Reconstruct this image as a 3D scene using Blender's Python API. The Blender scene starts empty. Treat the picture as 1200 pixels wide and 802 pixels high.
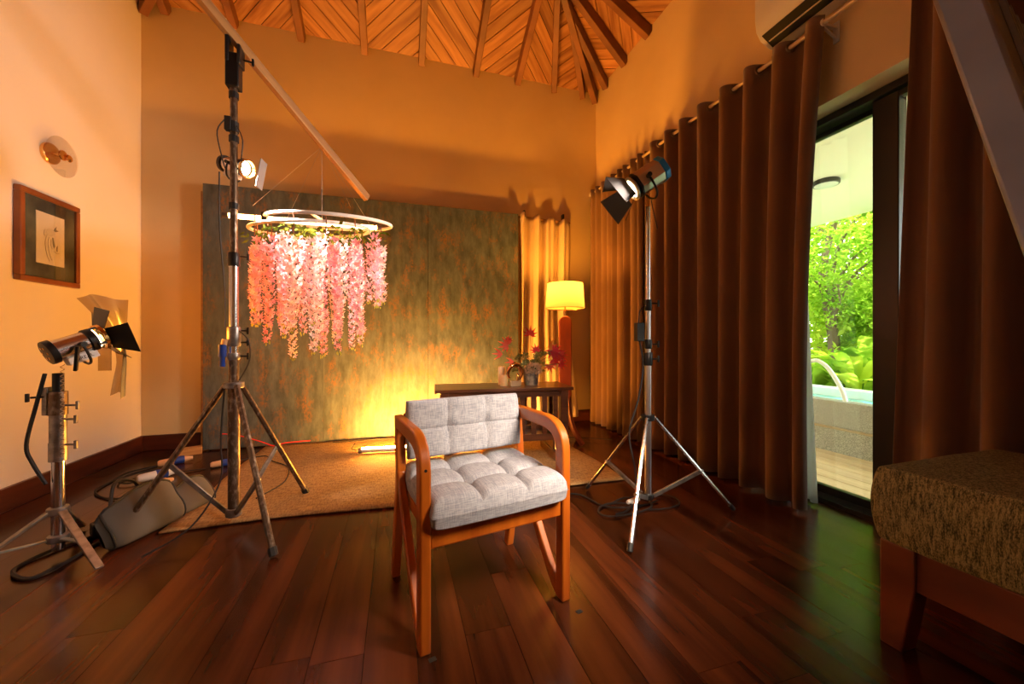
import bpy, bmesh, math, random
from mathutils import Vector, Matrix, noise as mnoise
R = math.radians
random.seed(7)
S = bpy.context.scene
C = S.collection

# ------------------------------------------------------------------ camera
cam_d = bpy.data.cameras.new('camera'); cam = bpy.data.objects.new('camera', cam_d); C.objects.link(cam)
cam.location = (0, 0, .95); cam.rotation_euler = (R(90), 0, -R(16.77))
cam_d.sensor_width = 36; cam_d.lens = 448 / 1200 * 36; cam_d.shift_y = -4 / 1200
cam_d.clip_start = .02; cam_d.clip_end = 200
S.camera = cam
# ------------------------------------------------------------------ exposure
S.view_settings.view_transform = 'Standard'; S.view_settings.look = 'None'
S.view_settings.exposure = -0.35; S.view_settings.gamma = 1; S.view_settings.use_curve_mapping = False
S.cycles.use_denoising = True
S.cycles.max_bounces = 8; S.cycles.diffuse_bounces = 4; S.cycles.transparent_max_bounces = 12
S.cycles.sample_clamp_indirect = 4
# ------------------------------------------------------------------ sky
W = bpy.data.worlds.new('world'); S.world = W; W.use_nodes = True
wn = W.node_tree.nodes; wl = W.node_tree.links
sky = wn.new('ShaderNodeTexSky'); sky.sky_type = 'NISHITA'; sky.sun_disc = False
sky.sun_elevation = R(50); sky.sun_rotation = R(200); sky.dust_density = 5; sky.air_density = 1.0
mixw = wn.new('ShaderNodeMix'); mixw.data_type = 'RGBA'; mixw.inputs[0].default_value = .6
wl.new(sky.outputs[0], mixw.inputs[6]); mixw.inputs[7].default_value = (9, 9.3, 8.8, 1)
wl.new(mixw.outputs[2], wn['Background'].inputs[0]); wn['Background'].inputs[1].default_value = 1.15
# ------------------------------------------------------------------ sun (outside only; the porch roof keeps it out of the room)
sd = bpy.data.lights.new('sun', 'SUN'); sd.energy = 42.0; sd.angle = R(1.0); sd.color = (1, .96, .85)
sun = bpy.data.objects.new('sun', sd); C.objects.link(sun)
sun.rotation_euler = Vector((.35, -.5, .8)).to_track_quat('Z', 'Y').to_euler()

WARM = (1, .36, .03); WARM2 = (1, .60, .22)
P_KEY, P_LAMP1, P_LAMP2, P_SMALL = 24, 320, 270, 230
E_TUBE, E_FLOORTUBE, E_SHADE, P_BULB = 80, 1550, 1.0, 60

# ------------------------------------------------------------------ materials
MATS = {}
def M(name, c1, rough=.5, metal=0, c2=None, scale=5, stretch=(1, 1, 1), bump=0, detail=4, lo=.35, hi=.65,
      rnd=0, emit=None, es=0, alpha=1, trans=0, sheen=0, coat=0, sss=0, ior=None, c3=None, bscale=None, rvar=0):
    if name in MATS: return MATS[name]
    m = bpy.data.materials.new(name); MATS[name] = m; m.use_nodes = True
    nt = m.node_tree; n = nt.nodes; l = nt.links; b = n['Principled BSDF']
    b.inputs['Base Color'].default_value = (*c1, 1); b.inputs['Roughness'].default_value = rough
    b.inputs['Metallic'].default_value = metal
    if ior: b.inputs['IOR'].default_value = ior
    if alpha < 1: b.inputs['Alpha'].default_value = alpha
    if trans: b.inputs['Transmission Weight'].default_value = trans
    if sheen: b.inputs['Sheen Weight'].default_value = sheen
    if coat: b.inputs['Coat Weight'].default_value = coat; b.inputs['Coat Roughness'].default_value = .15
    if sss: b.inputs['Subsurface Weight'].default_value = sss
    if emit: b.inputs['Emission Color'].default_value = (*emit, 1); b.inputs['Emission Strength'].default_value = es
    if c2 or bump or rnd:
        tc = n.new('ShaderNodeTexCoord'); mp = n.new('ShaderNodeMapping'); mp.inputs['Scale'].default_value = stretch
        l.new(tc.outputs['Object'], mp.inputs[0])
        nz = n.new('ShaderNodeTexNoise'); nz.inputs['Scale'].default_value = scale; nz.inputs['Detail'].default_value = detail
        if rnd:
            oi = n.new('ShaderNodeObjectInfo'); vm = n.new('ShaderNodeVectorMath'); vm.operation = 'SCALE'
            vm.inputs[0].default_value = (37, 91, 53); l.new(oi.outputs['Random'], vm.inputs['Scale'])
            l.new(vm.outputs[0], mp.inputs['Location'])
        l.new(mp.outputs[0], nz.inputs[0])
        out = None
        if c2:
            cr = n.new('ShaderNodeValToRGB'); cr.color_ramp.elements[0].position = lo; cr.color_ramp.elements[1].position = hi
            cr.color_ramp.elements[0].color = (*c1, 1); cr.color_ramp.elements[1].color = (*c2, 1)
            if c3:
                e = cr.color_ramp.elements.new((lo + hi) / 2); e.color = (*c3, 1)
            l.new(nz.outputs[0], cr.inputs[0]); out = cr.outputs[0]
        if rnd:
            hsv = n.new('ShaderNodeHueSaturation'); mr = n.new('ShaderNodeMapRange')
            mr.inputs[3].default_value = 1 - rnd; mr.inputs[4].default_value = 1 + rnd
            l.new(oi.outputs['Random'], mr.inputs[0]); l.new(mr.outputs[0], hsv.inputs['Value'])
            if out: l.new(out, hsv.inputs['Color'])
            else: hsv.inputs['Color'].default_value = (*c1, 1)
            out = hsv.outputs[0]
        if out: l.new(out, b.inputs['Base Color'])
        if rvar:
            mr2 = n.new('ShaderNodeMapRange'); mr2.inputs[3].default_value = rough - rvar; mr2.inputs[4].default_value = rough + rvar
            l.new(nz.outputs[0], mr2.inputs[0]); l.new(mr2.outputs[0], b.inputs['Roughness'])
        if bump:
            bp = n.new('ShaderNodeBump'); bp.inputs['Strength'].default_value = bump; bp.inputs['Distance'].default_value = .01
            src = nz
            if bscale:
                nz2 = n.new('ShaderNodeTexNoise'); nz2.inputs['Scale'].default_value = bscale; nz2.inputs['Detail'].default_value = 2
                l.new(mp.outputs[0], nz2.inputs[0]); src = nz2
            l.new(src.outputs[0], bp.inputs['Height']); l.new(bp.outputs[0], b.inputs['Normal'])
    return m

def weave(name, ca, cb, sx, sy, rough=.9, bump=.5, streak=None):
    """Two crossed stretched noises: woven cloth."""
    if name in MATS: return MATS[name]
    m = bpy.data.materials.new(name); MATS[name] = m; m.use_nodes = True
    nt = m.node_tree; n = nt.nodes; l = nt.links; b = n['Principled BSDF']; b.inputs['Roughness'].default_value = rough
    tc = n.new('ShaderNodeTexCoord'); outs = []
    for st in ((sx, sx * .06, sx * .5), (sy * .06, sy, sy * .5)) if streak is None else streak:
        mp = n.new('ShaderNodeMapping'); mp.inputs['Scale'].default_value = st
        l.new(tc.outputs['Object'], mp.inputs[0])
        nz = n.new('ShaderNodeTexNoise'); nz.inputs['Scale'].default_value = 1; nz.inputs['Detail'].default_value = 3
        l.new(mp.outputs[0], nz.inputs[0]); outs.append(nz.outputs[0])
    ad = n.new('ShaderNodeMath'); ad.operation = 'ADD'; l.new(outs[0], ad.inputs[0]); l.new(outs[1], ad.inputs[1])
    ml = n.new('ShaderNodeMath'); ml.operation = 'MULTIPLY'; ml.inputs[1].default_value = .5; l.new(ad.outputs[0], ml.inputs[0])
    cr = n.new('ShaderNodeValToRGB'); cr.color_ramp.elements[0].position = .40; cr.color_ramp.elements[1].position = .60
    cr.color_ramp.elements[0].color = (*ca, 1); cr.color_ramp.elements[1].color = (*cb, 1)
    l.new(ml.outputs[0], cr.inputs[0]); l.new(cr.outputs[0], b.inputs['Base Color'])
    bp = n.new('ShaderNodeBump'); bp.inputs['Strength'].default_value = bump; bp.inputs['Distance'].default_value = .003
    l.new(ml.outputs[0], bp.inputs['Height']); l.new(bp.outputs[0], b.inputs['Normal'])
    return m

def glass(name, tint=(1, 1, 1), refl=1.0, rough=0.0):
    m = bpy.data.materials.new(name); m.use_nodes = True; nt = m.node_tree; n = nt.nodes; l = nt.links
    n.remove(n['Principled BSDF']); o = n['Material Output']
    t = n.new('ShaderNodeBsdfTransparent'); t.inputs[0].default_value = (*tint, 1)
    g = n.new('ShaderNodeBsdfGlossy'); g.inputs['Roughness'].default_value = rough
    f = n.new('ShaderNodeFresnel'); f.inputs[0].default_value = 1.45; mx = n.new('ShaderNodeMixShader')
    mm = n.new('ShaderNodeMath'); mm.operation = 'MULTIPLY'; mm.inputs[1].default_value = refl
    l.new(f.outputs[0], mm.inputs[0]); l.new(mm.outputs[0], mx.inputs[0])
    l.new(t.outputs[0], mx.inputs[1]); l.new(g.outputs[0], mx.inputs[2]); l.new(mx.outputs[0], o.inputs[0])
    return m

def leafmat(name, c1, c2, tr=.5, scale=3):
    m = bpy.data.materials.new(name); m.use_nodes = True; nt = m.node_tree; n = nt.nodes; l = nt.links
    n.remove(n['Principled BSDF']); o = n['Material Output']
    tc = n.new('ShaderNodeTexCoord'); nz = n.new('ShaderNodeTexNoise'); nz.inputs['Scale'].default_value = scale
    l.new(tc.outputs['Object'], nz.inputs[0]); cr = n.new('ShaderNodeValToRGB')
    cr.color_ramp.elements[0].position = .35; cr.color_ramp.elements[1].position = .65
    cr.color_ramp.elements[0].color = (*c1, 1); cr.color_ramp.elements[1].color = (*c2, 1)
    l.new(nz.outputs[0], cr.inputs[0])
    d = n.new('ShaderNodeBsdfDiffuse'); t = n.new('ShaderNodeBsdfTranslucent'); mx = n.new('ShaderNodeMixShader')
    mx.inputs[0].default_value = tr
    l.new(cr.outputs[0], d.inputs[0]); l.new(cr.outputs[0], t.inputs[0]); l.new(d.outputs[0], mx.inputs[1]); l.new(t.outputs[0], mx.inputs[2])
    l.new(mx.outputs[0], o.inputs[0]); return m

m_wall = M('plaster_lit_tint', (.80, .60, .30), .55, c2=(.76, .56, .27), scale=2, bump=.03, bscale=60)  # pale wall plaster with the orange lamp light put into its colour
m_wall_l = M('plaster_pale', (.82, .76, .68), .6, c2=(.79, .73, .65), scale=2, bump=.03, bscale=60)
m_floor = M('floor_wood', (.016, .004, .002), .22, c2=(.10, .024, .007), scale=1.6, stretch=(7, .55, 1), bump=.04, detail=6,
            lo=.3, hi=.72, rnd=.42, rvar=.08, ior=1.38)
m_dark = M('shadow_gap', (.01, .005, .003), .8)
m_base = M('baseboard_wood', (.055, .012, .006), .3, c2=(.10, .024, .010), scale=2, stretch=(1, 1, 12), bump=.03, coat=.3)
m_ceil = M('ceiling_wood', (.24, .085, .026), .55, c2=(.50, .25, .09), scale=1.8, stretch=(1.2, 14, 1), detail=5, rnd=.22, bump=.08, lo=.32, hi=.68, c3=(.40, .175, .055))
m_raft = M('rafter_wood', (.13, .045, .018), .5, c2=(.26, .10, .035), scale=3, stretch=(1, 1, 1), bump=.05, rnd=.15)
m_chairw = M('chair_wood', (.33, .064, .004), .34, c2=(.52, .125, .008), scale=2.5, stretch=(8, 2, 1.2), bump=.02, coat=.2, rnd=.08)
m_conw = M('console_wood', (.05, .018, .008), .3, c2=(.13, .045, .018), scale=3, stretch=(1, 8, 8), coat=.3)
m_bedw = M('daybed_wood', (.075, .017, .007), .3, c2=(.15, .038, .014), scale=3, stretch=(6, 1, 2), coat=.3, rnd=.1)
m_beam = M('pine', (.46, .24, .08), .6, c2=(.30, .145, .045), scale=2, stretch=(1, 14, 14), bump=.04)
m_grey = weave('grey_linen', (.26, .27, .31), (.46, .46, .49), 320, 320, bump=.4, streak=((420, 30, 30), (30, 420, 420)))
m_tweed = weave('olive_tweed', (.020, .022, .011), (.24, .21, .105), 70, 70, bump=.9, streak=((170, 170, 22), (420, 420, 160)))
m_rug = weave('jute', (.24, .13, .045), (.50, .30, .11), 90, 60, bump=1.0, streak=((16, 120, 1), (130, 30, 1)))
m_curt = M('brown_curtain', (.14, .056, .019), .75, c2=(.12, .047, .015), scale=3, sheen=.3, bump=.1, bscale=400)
m_curt2 = M('curtain_lit_tint', (.21, .105, .042), .75, c2=(.18, .09, .036), scale=3, sheen=.3, bump=.1, bscale=400)  # brown curtain lightened to tan, its orange lighting painted into the cloth

m_drape = M('cream_satin', (.66, .50, .30), .38, c2=(.60, .44, .26), scale=3, sheen=.2)
m_black = M('black_metal', (.012, .012, .012), .4, metal=.3)
m_rubber = M('black_rubber', (.012, .012, .012), .6)
m_chrome = M('chrome', (.75, .75, .76), .18, metal=1)
m_silver = M('brushed_silver', (.62, .62, .63), .32, metal=1)
m_rust = M('worn_steel', (.14, .095, .06), .42, metal=.8, c2=(.34, .28, .22), scale=60, stretch=(1, 1, .5), lo=.50, hi=.70, bump=.2)
m_galv = M('galvanised', (.34, .32, .30), .4, metal=.8, c2=(.18, .165, .15), scale=30, lo=.4, hi=.7)
m_gold = M('brass', (.95, .58, .20), .22, metal=1)
m_blue = M('blue_plastic', (.01, .045, .28), .4)
m_cblue = M('blue_housing', (.005, .17, .45), .35, metal=.2)
m_white = M('white_plastic', (.75, .72, .66), .4)
m_orange = M('orange_plug', (.75, .42, .2), .5)
m_canvas = M('grey_canvas', (.075, .07, .06), .85, c2=(.105, .095, .08), scale=4, bump=.15, bscale=500)
m_frame = M('door_frame', (.028, .022, .018), .35, metal=.4)
m_granite = M('granite', (.20, .19, .165), .7, c2=(.52, .49, .42), scale=170, detail=6, lo=.42, hi=.6)
m_deck = M('deck_wood', (.48, .33, .19), .6, c2=(.60, .43, .26), scale=2, stretch=(9, .7, 1), rnd=.12, bump=.05)
m_soffit = M('soffit', (.86, .76, .60), .7)
m_green_water = M('water', (.05, .38, .30), .08, c2=(.09, .5, .4), scale=6)
m_tile = M('pool_tile', (.75, .82, .80), .35)

# ------------------------------------------------------------------ mesh building
class MB:
    def __init__(s): s.v = []; s.f = []
    def add(s, v, f):
        k = len(s.v); s.v += [tuple(p) for p in v]; s.f += [tuple(i + k for i in q) for q in f]; return s
    def box(s, c, d, rot=None):
        c = Vector(c); x, y, z = [q / 2 for q in d]
        vs = [Vector(p) for p in ((-x,-y,-z),(x,-y,-z),(x,y,-z),(-x,y,-z),(-x,-y,z),(x,-y,z),(x,y,z),(-x,y,z))]
        if rot is not None: vs = [rot @ p for p in vs]
        return s.add([p + c for p in vs], [(0,3,2,1),(4,5,6,7),(0,1,5,4),(1,2,6,5),(2,3,7,6),(3,0,4,7)])
    def bar(s, a, b, w, h, up=(0,0,1)):
        a, b = Vector(a), Vector(b); d = b - a; L = d.length; d.normalize()
        r = d.cross(Vector(up)); r = r.normalized() if r.length > 1e-5 else Vector((1, 0, 0)); u = r.cross(d)
        m = Matrix((r, d, u)).transposed()
        return s.box((a + b) / 2, (w, L, h), m)
    def tube(s, pts, r, n=8, cap=True, closed=False):
        pts = [Vector(p) for p in pts]; N = len(pts)
        rs = r if isinstance(r, (list, tuple)) else [r] * N
        ring = []; prev = None
        for i, p in enumerate(pts):
            if closed: t = pts[(i + 1) % N] - pts[i - 1]
            else: t = pts[min(i + 1, N - 1)] - pts[max(i - 1, 0)]
            t = t.normalized() if t.length > 1e-9 else Vector((0, 0, 1))
            if prev is None:
                a = Vector((0, 0, 1)) if abs(t.z) < .9 else Vector((1, 0, 0)); a = (a - t * a.dot(t)).normalized()
            else:
                a = prev - t * prev.dot(t); a = a.normalized() if a.length > 1e-6 else prev
            prev = a; b = t.cross(a)
            ring.append([p + (a * math.cos(2*math.pi*k/n) + b * math.sin(2*math.pi*k/n)) * rs[i] for k in range(n)])
        v = [q for g in ring for q in g]; f = []
        for i in range(N if closed else N - 1):
            j = (i + 1) % N
            for k in range(n): f.append((i*n+k, i*n+(k+1)%n, j*n+(k+1)%n, j*n+k))
        if cap and not closed: f.append(tuple(range(n-1, -1, -1))); f.append(tuple((N-1)*n+k for k in range(n)))
        return s.add(v, f)
    def lathe(s, prof, c=(0,0,0), n=24, rot=None, cap=True):
        c = Vector(c); v = []; f = []
        for (r, z) in prof:
            for k in range(n):
                p = Vector((r*math.cos(2*math.pi*k/n), r*math.sin(2*math.pi*k/n), z))
                if rot is not None: p = rot @ p
                v.append(p + c)
        for i in range(len(prof)-1):
            for k in range(n): f.append((i*n+k, i*n+(k+1)%n, (i+1)*n+(k+1)%n, (i+1)*n+k))
        if cap and prof[0][0] > 1e-4: f.append(tuple(range(n-1,-1,-1)))
        if cap and prof[-1][0] > 1e-4: f.append(tuple((len(prof)-1)*n+k for k in range(n)))
        return s.add(v, f)
    def prism(s, poly, mp, t0, t1):
        """poly: 2-D points; mp(u, v, w) -> 3-D; extruded from t0 to t1."""
        n = len(poly)
        v = [mp(p[0], p[1], t0) for p in poly] + [mp(p[0], p[1], t1) for p in poly]
        return s.add(v, [tuple(range(n-1,-1,-1)), tuple(range(n, 2*n))] + [(i, (i+1)%n, n+(i+1)%n, n+i) for i in range(n)])
    def ribbon(s, pts, w, x0, x1):
        """bar of width w (may vary) along a path in the local y-z plane, extruded in x."""
        n = len(pts); ws = w if isinstance(w, (list, tuple)) else [w]*n; L, Rr = [], []
        for i, p in enumerate(pts):
            p0 = Vector(pts[max(i-1,0)]); p1 = Vector(pts[min(i+1,n-1)]); t = (p1-p0).normalized(); nr = Vector((-t.y, t.x))
            if 0 < i < n-1:
                ta = (Vector(p)-p0).normalized(); k = max(.6, Vector((-ta.y, ta.x)).dot(nr)); nr = nr / k
            L.append(Vector(p) + nr*ws[i]/2); Rr.append(Vector(p) - nr*ws[i]/2)
        v = []
        for x in (x0, x1):
            for q in L + Rr: v.append((x, q.x, q.y))
        f = []; m = 2*n
        for i in range(n-1):
            f += [(i, i+1, n+i+1, n+i), (m+i, m+n+i, m+n+i+1, m+i+1), (i, m+i, m+i+1, i+1), (n+i, n+i+1, m+n+i+1, m+n+i)]
        f += [(0, n, m+n, m), (n-1, m+n-1, m+2*n-1, 2*n-1)]
        return s.add(v, f)
    def grid(s, fn, nu, nv, wrap=False):
        v = [fn(i/(nu-1) if not wrap else i/nu, j/(nv-1)) for j in range(nv) for i in range(nu)]
        f = []
        for j in range(nv-1):
            for i in range(nu if wrap else nu-1): f.append((j*nu+i, j*nu+(i+1)%nu, (j+1)*nu+(i+1)%nu, (j+1)*nu+i))
        return s.add(v, f)
    def build(s, name, mat, parent=None, smooth=False, bevel=0, seg=2, solid=0, subd=0, recalc=True, kind=None):
        me = bpy.data.meshes.new(name); me.from_pydata(s.v, [], s.f)
        if recalc:
            bm = bmesh.new(); bm.from_mesh(me); bmesh.ops.recalc_face_normals(bm, faces=bm.faces); bm.to_mesh(me); bm.free()
        me.materials.append(mat); o = bpy.data.objects.new(name, me); C.objects.link(o)
        if smooth or bevel:
            for p in me.polygons: p.use_smooth = True
            if hasattr(me, 'set_sharp_from_angle'): me.set_sharp_from_angle(angle=R(40))
        if solid:
            md = o.modifiers.new('solid', 'SOLIDIFY'); md.thickness = solid; md.offset = 0
        if bevel:
            md = o.modifiers.new('bevel', 'BEVEL'); md.width = bevel; md.segments = seg; md.limit_method = 'ANGLE'; md.angle_limit = R(35)
        if subd:
            md = o.modifiers.new('subd', 'SUBSURF'); md.levels = md.render_levels = subd
        if parent is not None: o.parent = parent
        if kind: o['kind'] = kind
        return o

def box(c, d, rot=None): return MB().box(c, d, rot)
def tube(p, r, n=8, **k): return MB().tube(p, r, n, **k)
def tag(o, label, cat, group=None):
    o['label'] = label; o['category'] = cat
    if group: o['group'] = group
    return o
def thing(name, label, cat, loc=(0,0,0), rz=0, group=None, quat=None):
    o = bpy.data.objects.new(name, None); C.objects.link(o); o.location = loc; o.empty_display_size = .1
    if quat is not None: o.rotation_mode = 'QUATERNION'; o.rotation_quaternion = quat
    else: o.rotation_euler = (0, 0, rz)
    return tag(o, label, cat, group)
def struct(name, mb, mat, **k):
    o = mb.build(name, mat, **k); o['kind'] = 'structure'; return o
def catmull(pts, k=6, closed=False):
    P = [Vector(p) for p in pts]; n = len(P); out = []
    rng = range(n if closed else n-1)
    for i in rng:
        p0 = P[i-1] if (i > 0 or closed) else P[i]; p1 = P[i]; p2 = P[(i+1) % n]; p3 = P[(i+2) % n] if (i+2 < n or closed) else p2
        for j in range(k):
            t = j/k
            out.append(.5*((2*p1)+(p2-p0)*t+(2*p0-5*p1+4*p2-p3)*t*t+(3*p1-p0-3*p2+p3)*t**3))
    if not closed: out.append(P[-1])
    return out
def instance(o, name=None):
    c = o.copy(); C.objects.link(c); return c
def clip(poly, a, b, c):
    """keep the part of the polygon where a*x + b*y <= c"""
    out = []
    for i in range(len(poly)):
        p, q = poly[i], poly[(i+1) % len(poly)]; dp = a*p[0]+b*p[1]-c; dq = a*q[0]+b*q[1]-c
        if dp <= 0: out.append(p)
        if dp*dq < 0: t = dp/(dp-dq); out.append((p[0]+t*(q[0]-p[0]), p[1]+t*(q[1]-p[1])))
    return out

# ================================================================== ROOM SHELL
XL, XR, YB, YF, EAVE = -2.07, 2.23, 4.0, -2.5, 3.815
TAN = math.tan(R(30))
fl = struct('floor', box(((XL+2.45)/2, (YB+YF)/2, -.045), (2.45-XL+.1, YB-YF+.1, .05)), m_dark)
pw = .152; x = XL; k = 0
proto = {}
while x < 2.44:
    w = min(pw, 2.45-x); y = YF - random.random()*1.2
    while y < YB:
        L = random.choice((1.2, 1.5, 1.9, 2.3)); y0 = max(y, YF); y1 = min(y+L, YB)
        if y1-y0 > .05:
            key = (round(w, 4), round(y1-y0, 4))
            if key not in proto:
                o = box((0, 0, -.01), (w-.0016, y1-y0-.0016, .02)).build('plank', m_floor, fl); proto[key] = o
            else:
                o = instance(proto[key]); o.parent = fl
            o.location = (x+w/2, (y0+y1)/2, 0)
        y += L
    x += pw
struct('wall_back', box(((XL+XR)/2, YB+.075, EAVE/2), (XR-XL+.6, .15, EAVE)), m_wall)
struct('wall_left', box((XL-.075, (YB+YF)/2, EAVE/2), (.15, YB-YF+.3, EAVE)), m_wall_l)
struct('wall_rear', box(((XL+XR)/2, YF-.075, EAVE/2), (XR-XL+.3, .15, EAVE)), m_wall_l)
wr = MB(); DY0, DY1, DZ = .12, 1.95, 2.23
wr.box((XR+.15, (YB+DY1)/2, EAVE/2), (.30, YB-DY1, EAVE)); wr.box((XR+.15, (DY0+DY1)/2, (EAVE+DZ)/2), (.30, DY1-DY0, EAVE-DZ))
wr.box((XR+.15, (YF+DY0)/2, EAVE/2), (.30, DY0-YF, EAVE))
struct('wall_right', wr, m_wall)
struct('baseboard_left', box((XL+.011, (YB+YF)/2, .065), (.022, YB-YF, .13)), m_base, bevel=.004)
struct('baseboard_back', box(((XL+XR)/2, YB-.011, .065), (XR-XL-.045, .022, .13)), m_base, bevel=.004)
struct('baseboard_right', box((XR-.011, (YB+DY1)/2, .065), (.022, YB-DY1-.1, .13)), m_base, bevel=.004)

# ---- hipped ceiling: backing sheet + diagonal boards + rafters
hx = (XR-XL)/2; xm = (XR+XL)/2; pk = EAVE+hx*TAN
ra, rb = (xm, YB-hx, pk), (xm, YF+hx, pk)
up = .03
cv = [(XL-.1,YB+.1,EAVE+up-.05),(XR+.3,YB+.1,EAVE+up-.05),(XR+.3,YF-.1,EAVE+up-.05),(XL-.1,YF-.1,EAVE+up-.05),(ra[0],ra[1],pk+up),(rb[0],rb[1],pk+up)]
ceil = struct('ceiling', MB().add(cv, [(0,1,4),(1,2,5,4),(2,3,5),(3,0,4,5)]), m_dark, solid=.02)
def slope_map(kind):
    if kind == 'back': return lambda s, t, h: (XR-s, YB-t, EAVE+t*TAN-h)
    if kind == 'right': return lambda s, t, h: (XR-t, YB-s, EAVE+t*TAN-h)
    return lambda s, t, h: (XL+t, YB-s, EAVE+t*TAN-h)
def slope(kind, lines, T, smax):
    mp = slope_map(kind)
    # lines: list of ((s0), (s1,t1)) rafter centre lines from the eave up
    bays = []
    for (a, b) in zip(lines[:-1], lines[1:]):
        poly = [(a[0], 0), (b[0], 0), (b[1], b[2]), (a[1], a[2])]
        poly = clip(poly, -1, 1, 0) if a[0] > 0 or a[1] > 0 else poly
        if kind == 'back': poly = clip(poly, 1, 1, smax)
        bays.append(poly)
    w = .105; n = 0
    for i, bay in enumerate(bays):
        if len(bay) < 3: continue
        d = 1 if i % 2 else -1
        ax = (.7071, .7071*d)            # across-board direction
        vals = [p[0]*ax[0]+p[1]*ax[1]/math.cos(R(30)) for p in bay]
        lo = math.floor(min(vals)/w)*w
        while lo < max(vals):
            q = clip(bay, ax[0], ax[1]/math.cos(R(30)), lo+w-.003); q = clip(q, -ax[0], -ax[1]/math.cos(R(30)), -(lo+.003))
            if len(q) >= 3:
                cx = sum(p[0] for p in q)/len(q); cy = sum(p[1] for p in q)/len(q)
                area = abs(sum(q[k][0]*q[(k+1)%len(q)][1]-q[(k+1)%len(q)][0]*q[k][1] for k in range(len(q))))/2
                if area > .0006:
                    # local frame: x along the board so the grain runs with it
                    O = Vector(mp(cx, cy, 0)); e1 = (Vector(mp(cx+1, cy, 0))-O).normalized(); e2 = (Vector(mp(cx, cy+1, 0))-O).normalized()
                    ux = (e1*ax[1] - e2*ax[0]).normalized(); uz = e1.cross(e2).normalized()
                    if uz.z > 0: uz = -uz
                    uy = uz.cross(ux); mt = Matrix((ux, uy, uz)).transposed(); inv = mt.inverted()
                    off = random.uniform(0, .004)
                    mb = MB().prism(q, lambda u, v, h: inv @ (Vector(mp(u, v, 0))-O) + Vector((0, 0, h)), -.012+off, .006+off)
                    o = mb.build('plank', m_ceil, ceil); o.matrix_local = Matrix.Translation(O) @ mt.to_4x4(); n += 1
            lo += w
    return n
def rafter(kind, s0, s1, t1, w=.06, h=.11, nm='rafter'):
    mp = slope_map(kind); a = Vector(mp(s0, .005, h/2+.012)); b = Vector(mp(s1, t1, h/2+.012))
    e = (b-a); o = MB().bar((0,0,0), (0, e.length, 0), w, h).build(nm, m_raft, ceil, bevel=.004, seg=1)
    d = e.normalized(); side = d.cross(Vector((0,0,1))).normalized(); uu = side.cross(d)
    o.matrix_local = Matrix.Translation(a) @ Matrix((side, d, uu)).transposed().to_4x4(); return o
WB = XR-XL
bl = [(0,0,0),(.17,.62,.62),(.53,.85,.85),(.97,.97,.97),(1.43,1.43,1.43),(1.99,1.99,1.99),(2.53,2.53,WB-2.53),(3.08,3.08,WB-3.08),(3.62,3.62,WB-3.62),(4.12,4.12,WB-4.12),(WB,WB,0)]
bl = [(a,b,min(c, hx)) for a,b,c in bl]
n1 = slope('back', bl, hx, WB)
rl = [(0,0,0),(.24,.62,.62),(.61,.85,.85),(1.0,1.0,1.0),(1.45,1.45,1.45),(1.95,1.95,1.95),(2.5,2.5,hx)]
n2 = slope('right', rl, hx, WB)
print('ceiling boards', n1, n2)
for l_ in bl[1:-1]: rafter('back', *l_)
for l_ in rl[1:]: rafter('right', *l_)
for s_ in (.5, 1.0, 1.5, 2.0): rafter('left', s_, s_, min(s_, hx))
for (cx_, sg) in ((XR, -1), (XL, 1)):       # the two hip rafters at the back wall
    a = Vector((cx_+sg*.01, YB-.01, EAVE-.08)); b = Vector((xm, YB-hx, pk-.08)); e = b-a
    o = MB().bar((0,0,0), (0, e.length, 0), .06, .14).build('rafter', m_raft, ceil, bevel=.004, seg=1)
    d = e.normalized(); side = d.cross(Vector((0,0,1))).normalized(); uu = side.cross(d)
    o.matrix_local = Matrix.Translation(a) @ Matrix((side, d, uu)).transposed().to_4x4()
# plain boards close the part of the roof the photograph does not show
for q in ([(XR, YB-2.5, EAVE), (XR, YF, EAVE), rb, (xm, YB-2.5, pk)], [(XL, YB-.0, EAVE), (XL, YF, EAVE), rb, ra], [(XL, YF, EAVE), (XR, YF, EAVE), rb]):
    ct = MB().add([(p[0], p[1], p[2]-.002) for p in q], [tuple(range(len(q)))]).build('board_lining', m_ceil, ceil, solid=.01)

# ================================================================== DOOR (sliding, in the right wall)
dr = bpy.data.objects.new('door_1', None); C.objects.link(dr); dr['kind'] = 'structure'; dr.location = (2.43, 1.3, 0)
def dpart(nm, c, d, mat, **k): return MB().box((c[0]-2.43, c[1]-1.3, c[2]), d).build(nm, mat, dr, **k)
dpart('track', (2.43, .4, .012), (.14, 3.1, .024), m_frame, bevel=.003)
dpart('head_frame', (2.43, .4, DZ-.02), (.14, 3.1, .04), m_frame, bevel=.003)
dpart('jamb', (2.43, 1.93, DZ/2), (.14, .04, DZ-.05), m_frame, bevel=.003)
for nm, xx, y0, y1 in (('sash', 2.46, 1.28, 1.905), ('sash', 2.405, -.2, 1.372)):
    sh = MB()
    if xx > 2.45:
        sh.box((xx-2.43, y0+.03-1.3, DZ/2), (.045, .06, DZ-.09)); sh.box((xx-2.43, y1-.02-1.3, DZ/2), (.045, .04, DZ-.09))
    else:
        sh.box((xx-2.43, y1-.055-1.3, DZ/2), (.045, .11, DZ-.09)); sh.box((xx-2.43, y0+.03-1.3, DZ/2), (.045, .06, DZ-.09))
    sh.box((xx-2.43, (y0+y1)/2-1.3, .05), (.04, y1-y0, .045)); sh.box((xx-2.43, (y0+y1)/2-1.3, DZ-.06), (.04, y1-y0, .03))
    so = sh.build(nm, m_frame, dr, bevel=.004)
    g = MB().box((xx-2.43, (y0+y1)/2-1.3, DZ/2), (.006, y1-y0-.08, DZ-.14)).build('pane', MATS.get('pane') or MATS.setdefault('pane', glass('clear_pane', (.97, .99, .96))), so)

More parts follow.
